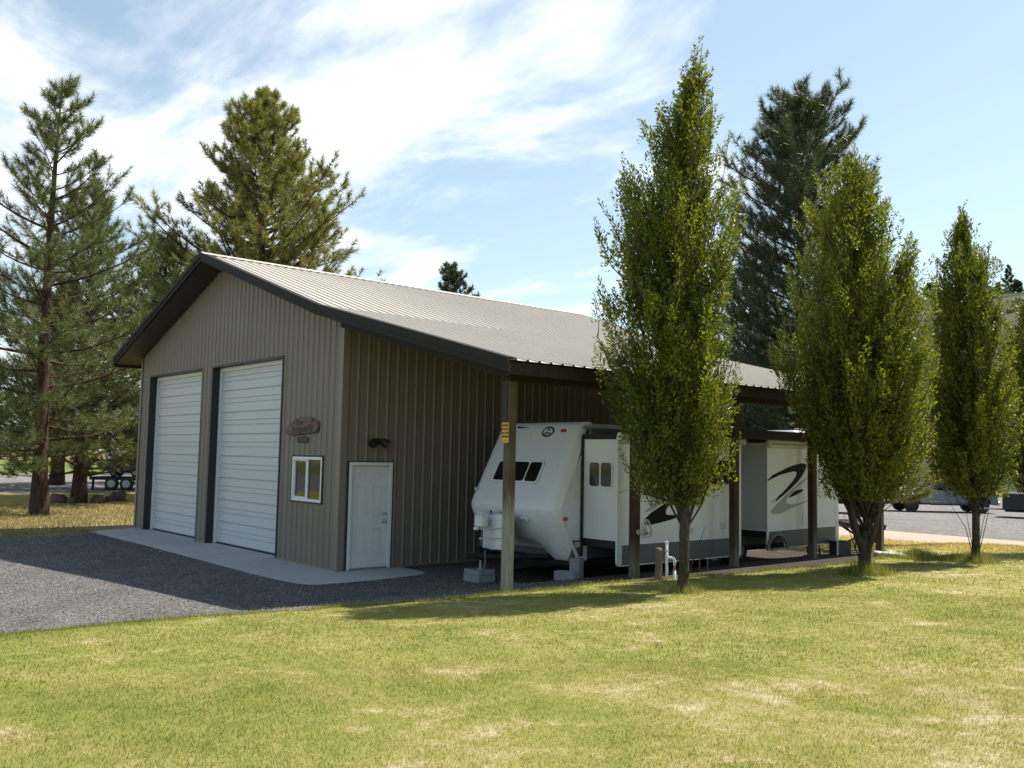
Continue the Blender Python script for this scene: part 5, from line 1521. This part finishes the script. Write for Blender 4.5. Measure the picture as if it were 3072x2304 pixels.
def pine(name, label, x, y, Ht, cb, prof, nb, seed, m, tr, ndl=(.19, .011), nn=34, sub=5, group=None, zbase=None, up=.32, e0=(-6, 48), dead=0, cat='tree', tuft=1.):
    rg = np.random.default_rng(seed)
    zb = Hf(x, y) if zbase is None else zbase
    t_ = thing(name, label, cat, (x, y, zb), 0, group)
    mb = MB()
    hs2 = np.linspace(0, 1, 12)
    bendx, bendy = rg.normal(0, .12, 2)
    tk = lambda s_: np.array([bendx * math.sin(s_ * 3.0), bendy * math.sin(s_ * 2.6), s_ * Ht])
    pts = [tuple(tk(0) + np.array([0, 0, -.3]))] + [tuple(tk(s_)) for s_ in hs2]
    mb.tube(pts, [tr * 1.35] + [tr * (1.25 if s_ == 0 else 1) * max(.03, (1 - s_) ** .85) for s_ in hs2], 12)
    mb.build('trunk', MAT['bark_pine'], t_, True)
    mb = MB(); TP, TD = [], []
    for i in range(nb):
        t = (i + rg.uniform(0, 1)) / nb
        s_ = cb + (.985 - cb) * t
        L_ = float(np.interp(t, [p[0] for p in prof], [p[1] for p in prof])) * rg.uniform(.55, 1.2)
        az = i * 2.399 + rg.uniform(-.5, .5)
        el = R(e0[0] + (e0[1] - e0[0]) * t ** 1.3 + rg.uniform(-9, 9))
        h_ = np.array([math.cos(az), math.sin(az), 0.])
        org_ = tk(s_); K = 6; path = []
        upk = up * rg.uniform(.5, 1.5)
        crook = rg.normal(0, .05, 2)
        sd2 = np.array([-h_[1], h_[0], 0])
        for q in np.linspace(0, 1, K):
            path.append(org_ + h_ * L_ * q * math.cos(el) + np.array([0, 0, L_ * (math.sin(el) * q + upk * q * q * (1 if t < .85 else .4))]) + sd2 * L_ * (crook[0] * math.sin(q * 3) + crook[1] * q))
        path = np.array(path)
        r0 = max(.010, .020 * L_ ** .8 * tr / .25)
        mb.tube([tuple(p) for p in path], [max(.006, r0 * (1 - .85 * q)) for q in np.linspace(0, 1, K)], 4, False)
        if t < dead: continue
        ns = max(3, int(sub * (.8 + L_ / 2.0)))
        for j in range(ns):
            q = .17 + .83 * (j + rg.uniform(.2, .8)) / ns
            fi = q * (K - 1); i0 = min(int(fi), K - 2)
            p0 = path[i0] + (path[i0 + 1] - path[i0]) * (fi - i0)
            bd = path[i0 + 1] - path[i0]; bd = bd / np.linalg.norm(bd)
            sgn = 1 if j % 2 else -1
            dl = bd * .75 + sd2 * sgn * rg.uniform(.4, 1.0) + np.array([0, 0, rg.uniform(.05, .65)])
            dl = dl / np.linalg.norm(dl)
            ll = L_ * .26 * rg.uniform(.6, 1.25) * (1.15 - .45 * q) + .12
            p1 = p0 + dl * ll * .6; dl2 = dl + np.array([0, 0, .55]); dl2 /= np.linalg.norm(dl2)
            p2 = p1 + dl2 * ll * .5
            mb.tube([tuple(p0), tuple(p1), tuple(p2)], [.012, .009, .006], 3, False)
            TP += [p2 + dl2 * .05, p1 + (p2 - p1) * .15]; TD += [dl2, dl]
            if ll > .35:
                e2 = dl2 + sd2 * rg.normal(0, .8) + h_ * rg.normal(0, .5); e2 /= np.linalg.norm(e2)
                TP.append(p1 + e2 * ll * .4); TD.append(e2); mb.tube([tuple(p1), tuple(p1 + e2 * ll * .4)], [.008, .005], 3, False)
        be = path[-1] - path[-2]; be /= np.linalg.norm(be)
        TP += [path[-1] + be * .12, path[-1] - be * .10]; TD += [be + np.array([0, 0, .25]), be]
    tt = tk(1.0)
    for q in range(5):
        TP.append(tt + np.array([0, 0, .1 - q * .18])); TD.append(np.array([rg.normal(0, .12), rg.normal(0, .12), 1.]))
    mb.build('branches', MAT['bark_pine'], t_, True)
    TP = np.array(TP); TD = nrm(np.array(TD)); n = len(TP)
    nl_, nw = ndl
    u = rg.uniform(-.03, .30, (n, nn)) * tuft
    base = TP[:, None, :] - TD[:, None, :] * u[:, :, None]
    a = nrm(np.cross(TD, np.array([.3, .5, .81]))); b = np.cross(TD, a)
    ph_ = rg.uniform(0, 2 * np.pi, (n, nn)); al = rg.uniform(.45, 1.25, (n, nn)) - .35 * (u < .02)
    rad = a[:, None, :] * np.cos(ph_)[:, :, None] + b[:, None, :] * np.sin(ph_)[:, :, None]
    dr = nrm(TD[:, None, :] * np.cos(al)[:, :, None] + rad * np.sin(al)[:, :, None] + np.array([0, 0, .06]))
    Ln = rg.uniform(.75, 1.15, (n, nn)) * nl_
    tipn = base + dr * Ln[:, :, None] + np.array([0, 0, -.10]) * (Ln ** 2)[:, :, None] * 4
    wv = nrm(np.cross(dr, rg.normal(0, 1, (n, nn, 3)))) * nw * .5
    v = np.stack([base - wv, base + wv, tipn], 2).reshape(-1, 3)
    f = np.arange(len(v)).reshape(-1, 3)
    np_mesh('crown', v, f, m, t_)
    return t_
GP = 'ponderosa pines around the garage'
pine('pine_tree', 'tall open-crowned pine with a bare lower trunk at the far left', -18.14, -.97, 14.9, .10, [(0, 3.0), (.2, 3.5), (.45, 3.0), (.7, 2.2), (.88, 1.35), (1, .35)], 80, 5, MAT['needle_left'], .27, (.27, .015), 50, 4, GP, e0=(-10, 38), up=.26)
pine('pine_tree', 'bushy pine with rocks round its foot, just left of the garage', -24.6, 2.0, 13.4, .08, [(0, 3.6), (.3, 4.3), (.6, 3.1), (.85, 1.5), (1, .3)], 100, 9, MAT['needle_left'], .29, (.27, .020), 38, 5, GP, e0=(-10, 38), up=.24)
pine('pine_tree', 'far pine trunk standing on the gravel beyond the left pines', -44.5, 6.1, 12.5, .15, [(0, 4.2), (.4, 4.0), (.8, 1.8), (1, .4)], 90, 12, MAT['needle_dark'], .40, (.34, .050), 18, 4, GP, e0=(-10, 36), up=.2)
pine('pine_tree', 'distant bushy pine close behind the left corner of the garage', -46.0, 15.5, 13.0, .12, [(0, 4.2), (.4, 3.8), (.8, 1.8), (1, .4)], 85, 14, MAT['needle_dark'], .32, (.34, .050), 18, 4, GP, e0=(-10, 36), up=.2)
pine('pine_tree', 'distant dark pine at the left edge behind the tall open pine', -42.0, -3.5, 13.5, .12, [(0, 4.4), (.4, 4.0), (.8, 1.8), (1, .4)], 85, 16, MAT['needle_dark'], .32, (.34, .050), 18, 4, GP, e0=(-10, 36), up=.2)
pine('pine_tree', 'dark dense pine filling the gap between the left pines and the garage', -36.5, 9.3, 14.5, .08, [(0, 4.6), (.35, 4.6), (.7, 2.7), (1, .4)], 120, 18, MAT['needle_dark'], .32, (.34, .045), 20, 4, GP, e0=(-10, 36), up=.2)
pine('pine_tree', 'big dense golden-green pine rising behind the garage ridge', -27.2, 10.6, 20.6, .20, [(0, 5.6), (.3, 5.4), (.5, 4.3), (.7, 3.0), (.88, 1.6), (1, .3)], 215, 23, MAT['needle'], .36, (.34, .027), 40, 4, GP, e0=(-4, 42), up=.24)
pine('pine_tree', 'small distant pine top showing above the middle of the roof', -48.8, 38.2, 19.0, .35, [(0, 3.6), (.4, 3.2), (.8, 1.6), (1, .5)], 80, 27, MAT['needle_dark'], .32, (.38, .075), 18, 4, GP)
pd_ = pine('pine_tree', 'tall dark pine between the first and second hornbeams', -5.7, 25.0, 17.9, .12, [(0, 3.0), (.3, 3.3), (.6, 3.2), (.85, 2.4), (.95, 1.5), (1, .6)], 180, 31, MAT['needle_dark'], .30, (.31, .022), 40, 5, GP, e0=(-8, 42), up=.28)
mb = MB()
bo = Vector((-5.7, 25.0, Hf(-5.7, 25.0)))
mb.tube([Vector(p) - bo for p in ((-5.6, 24.9, 3.9), (-5.75, 24.6, 4.05), (-6.1, 24.2, 4.36), (-6.45, 23.9, 4.57), (-6.65, 23.6, 4.46), (-6.95, 23.3, 3.98), (-7.3, 23.0, 3.75))], [.07, .065, .06, .055, .045, .035, .02], 6)
mb.tube([Vector(p) - bo for p in ((-5.7, 24.8, 3.5), (-6.1, 24.3, 3.9), (-6.5, 23.8, 4.3))], [.05, .04, .03], 6)
mb.build('dead_bough', MAT['bark_pine'], pd_, True)
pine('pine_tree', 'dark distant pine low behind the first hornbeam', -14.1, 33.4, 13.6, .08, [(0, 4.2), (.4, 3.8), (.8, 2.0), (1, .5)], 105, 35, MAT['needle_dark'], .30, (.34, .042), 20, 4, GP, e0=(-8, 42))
pine('pine_tree', 'young yellowish pine behind the second hornbeam, boughs reaching over the pickup', 2.25, 15.9, 6.3, .17, [(0, 2.4), (.5, 1.6), (1, .3)], 54, 38, MAT['needle'], .10, (.22, .015), 40, 5, GP)
for k, (fx, fy, fh, lab) in enumerate(((-96, -14, 15, 'leftmost of the distant trees across the far lawn'), (-104, -2, 17, 'second distant tree across the far lawn, left of the tall pine'), (-98, 10, 14, 'distant tree across the far lawn behind the tall open pine'), (-110, 22, 18, 'tallest distant tree across the far lawn, behind the bushy pine'), (-92, 33, 15, 'distant tree across the far lawn nearest the garage wall'))):
    pine('distant_pine', lab, fx, fy, fh, .06, [(0, 5.2), (.4, 4.6), (.8, 2.4), (1, .5)], 70, 80 + k, MAT['needle_dark'], .35, (.55, .14), 12, 3, 'distant trees beyond the left lawn')
GH = 'pines on the hillside'
for k, (hx_, hy_, hh_, lab) in enumerate(((-136, 300, 11, 'tallest hillside pine seen between the second and third hornbeams'), (-129, 300, 8, 'shorter hillside pine right of the tallest one in the hornbeam gap'), (-142, 305, 8, 'left small hillside pine in the gap between the hornbeams'), (-103, 300, 13, 'lone hillside pine on the skyline near the right edge'), (-107.5, 303, 8, 'low hillside pine just left of the lone skyline pine'), (-99, 296, 7, 'low hillside pine at the extreme right edge'))):
    pine('hillside_pine', lab, hx_, hy_, hh_, .12, [(0, 2.6), (.5, 1.9), (1, .3)], 34, 50 + k, MAT['needle_dark'], .22, (.75, .16), 16, 3, GH, hill_z(hx_, hy_) - .6)

# scrub scattered over the hillside
rg = np.random.default_rng(5)
n = 1500
sx3 = rg.uniform(-330, 60, n); sy3 = rg.uniform(130, 420, n)
sz3 = np.array([hill_z(a, b) for a, b in zip(sx3, sy3)])
rad = rg.uniform(.8, 2.6, n)
q = nrm(rg.normal(0, 1, (n, 26, 3))) * (rad[:, None, None] * rg.uniform(.3, 1., (n, 26, 1)))
q[..., 2] = np.abs(q[..., 2]) * .9
ctr3 = np.stack([sx3, sy3, sz3 - .3], 1)[:, None, :] + q
tri = ctr3[:, :, None, :] + rg.normal(0, .38, (n, 26, 3, 3)) * rad[:, None, None, None] ** .5
tag(np_mesh('hillside_scrub', tri.reshape(-1, 3), np.arange(n * 26 * 3).reshape(-1, 3), MAT['needle_dark']), 'dark low scrub dotted over the dry hillside', 'scrub', kind='stuff')

# ------------------------------------------------------------------ grass and gravel, uncountable
def wedge(n, d0, d1, half, rg, pw=1.0):
    """points on the ground spread evenly over a wedge in front of the viewpoint"""
    d = np.sqrt(rg.uniform(d0 * d0, d1 * d1, n)); a = rg.uniform(-half, half, n) + R(-49.73)
    return CAM.x + d * np.sin(a), CAM.y + d * np.cos(a), d

def blades(name, x, y, z, h_, w_, m, rg, lean=.55, label=None, kind='stuff', parent=None):
    n = len(x)
    az = rg.uniform(0, 2 * np.pi, n); le = np.abs(rg.normal(0, lean, n))
    dirx, diry = np.cos(az) * np.sin(le), np.sin(az) * np.sin(le); dz = np.cos(le)
    fa = rg.uniform(0, np.pi, n)
    wx, wy = np.cos(fa) * w_ / 2, np.sin(fa) * w_ / 2
    b0 = np.stack([x - wx, y - wy, z], 1); b1 = np.stack([x + wx, y + wy, z], 1)
    tp_ = np.stack([x + dirx * h_, y + diry * h_, z + dz * h_], 1)
    v = np.stack([b0, b1, tp_], 1).reshape(-1, 3)
    o_ = np_mesh(name, v, np.arange(len(v)).reshape(-1, 3), m, parent)
    if label: tag(o_, label, 'grass', kind=kind)
    return o_
rg = np.random.default_rng(77)
xs, ys, hs3, ws3 = [], [], [], []
for (n, d0, d1, h0, wd) in ((270000, 2.8, 8.2, .023, .0050), (220000, 8.2, 14, .025, .0085), (120000, 14, 26, .030, .018)):
    x, y, d = wedge(n, d0, d1, R(44), rg)
    k = (x > edge_v(y) + .02) & (y < 12.6 + 1.2 * np.sin(x * .9))
    x, y = x[k], y[k]
    # uneven growth: tufts and thin spots
    clump = .5 + .5 * np.sin(x * 2.1 + 1.7 * np.sin(y * 1.3)) * np.sin(y * 2.4 + 1.1 * np.sin(x * 1.7))
    xs.append(x); ys.append(y); hs3.append(h0 * rg.uniform(.5, 1.25, len(x)) * (.75 + .5 * clump)); ws3.append(np.full(len(x), wd) * rg.uniform(.7, 1.2, len(x)))
# longer grass left round the trunks and along the gravel edge
for (tx, ty, rad, cnt, hh) in ((7.06, 1.58, .26, 900, .16), (7.51, 5.84, .42, 2600, .24), (7.82, 9.41, .36, 1800, .24), (7.95, 13.4, .3, 800, .2), (6.5, 9.75, .55, 2600, .20), (7.3, 9.9, .5, 1200, .14)):
    a = rg.uniform(0, 2 * np.pi, cnt); q = rad * np.abs(rg.normal(0, .6, cnt)) + .04
    xs.append(tx + q * np.cos(a)); ys.append(ty + q * np.sin(a)); hs3.append(hh * rg.uniform(.4, 1.2, cnt) * np.clip(1.3 - q / rad * .6, .3, 1.2)); ws3.append(np.full(cnt, .011))
yy = rg.uniform(-9, 12, 9000)
xs.append(edge_v(yy) + np.abs(rg.normal(0, .05, 9000)) - .03); ys.append(yy); hs3.append(rg.uniform(.03, .085, 9000)); ws3.append(np.full(9000, .010))
x = np.concatenate(xs); y = np.concatenate(ys)
blades('lawn_grass', x, y, H(x, y) + .012, np.concatenate(hs3), np.concatenate(ws3), MAT['blade'], rg, .85, 'short patchy green and straw coloured mown grass of the front lawn')
# rough dry grass under the left pines and behind the lawn
mg = leaf('meadow_grass', (.095, .110, .034), (.22, .185, .085), (.40, .31, .17), .3, .5)
xs, ys = [], []
x = rg.uniform(-24, -10.1, 70000); y = rg.uniform(-9, 14, 70000); k = (x < -10.15 - .3 * np.abs(np.sin(y * 2))) & ~((x > -12.3) & (y > -1.3))
xs.append(x[k]); ys.append(y[k])
x = np.concatenate(xs); y = np.concatenate(ys)
blades('meadow_grass', x, y, H(x, y), .085 * rg.uniform(.3, 1.6, len(x)), np.full(len(x), .016), mg, rg, .5, 'rough dry brown and green grass under the left pines')
dg = leaf('dry_grass', (.20, .19, .07), (.40, .32, .15), (.55, .44, .25), .3, .5)
x = rg.uniform(-2, 24, 45000); y = rg.uniform(12.0, 17.8, 45000)
blades('dry_grass', x, y, H(x, y) + .01, .055 * rg.uniform(.4, 1.5, len(x)), np.full(len(x), .018), dg, rg, .6, 'short straw coloured grass between the lawn and the dirt strip')
# loose stones on the gravel
n = 42000
x, y, d = wedge(n, 8, 27, R(36), rg)
k = (x < edge_v(y) + .12) & (x > -10.2) & (y < 2.2) & ~((x < 1.36) & (y > -1.44)) 
x, y, d = x[k], y[k], d[k]
s_ = rg.uniform(.004, .012, len(x)) * (1 + (d - 8) * .03)
oc = np.array([[1, 0, 0], [0, 1, 0], [-1, 0, 0], [0, -1, 0], [0, 0, .8], [0, 0, -.8]])
jit = 1 + rg.uniform(-.35, .35, (len(x), 6, 3)); ro = rg.uniform(0, 6.28, len(x))
V = oc[None] * jit * s_[:, None, None]
cx_, sx2 = np.cos(ro)[:, None], np.sin(ro)[:, None]
V = np.stack([V[..., 0] * cx_ - V[..., 1] * sx2, V[..., 0] * sx2 + V[..., 1] * cx_, V[..., 2]], -1)
V += np.stack([x, y, H(x, y) + .006 + s_ * .35], -1)[:, None, :]
F_ = np.array([[0, 1, 4], [1, 2, 4], [2, 3, 4], [3, 0, 4], [1, 0, 5], [2, 1, 5], [3, 2, 5], [0, 3, 5]])
Fi = (np.arange(len(x)) * 6)[:, None, None] + F_[None]
def stone_mat():
    q = NT('loose_gravel'); rnd = q.geo.outputs['Random Per Island']
    c = q.ramp(rnd, (.0, (.062, .058, .056)), (.6, (.15, .142, .136)), (.92, (.29, .275, .26)), (1., (.55, .53, .50)))
    return q.set(c, .9, 0., .2)
tag(np_mesh('gravel_stones', V.reshape(-1, 3), Fi.reshape(-1, 3), stone_mat()), 'loose dark grey crushed stone on the driveway', 'gravel', kind='stuff')
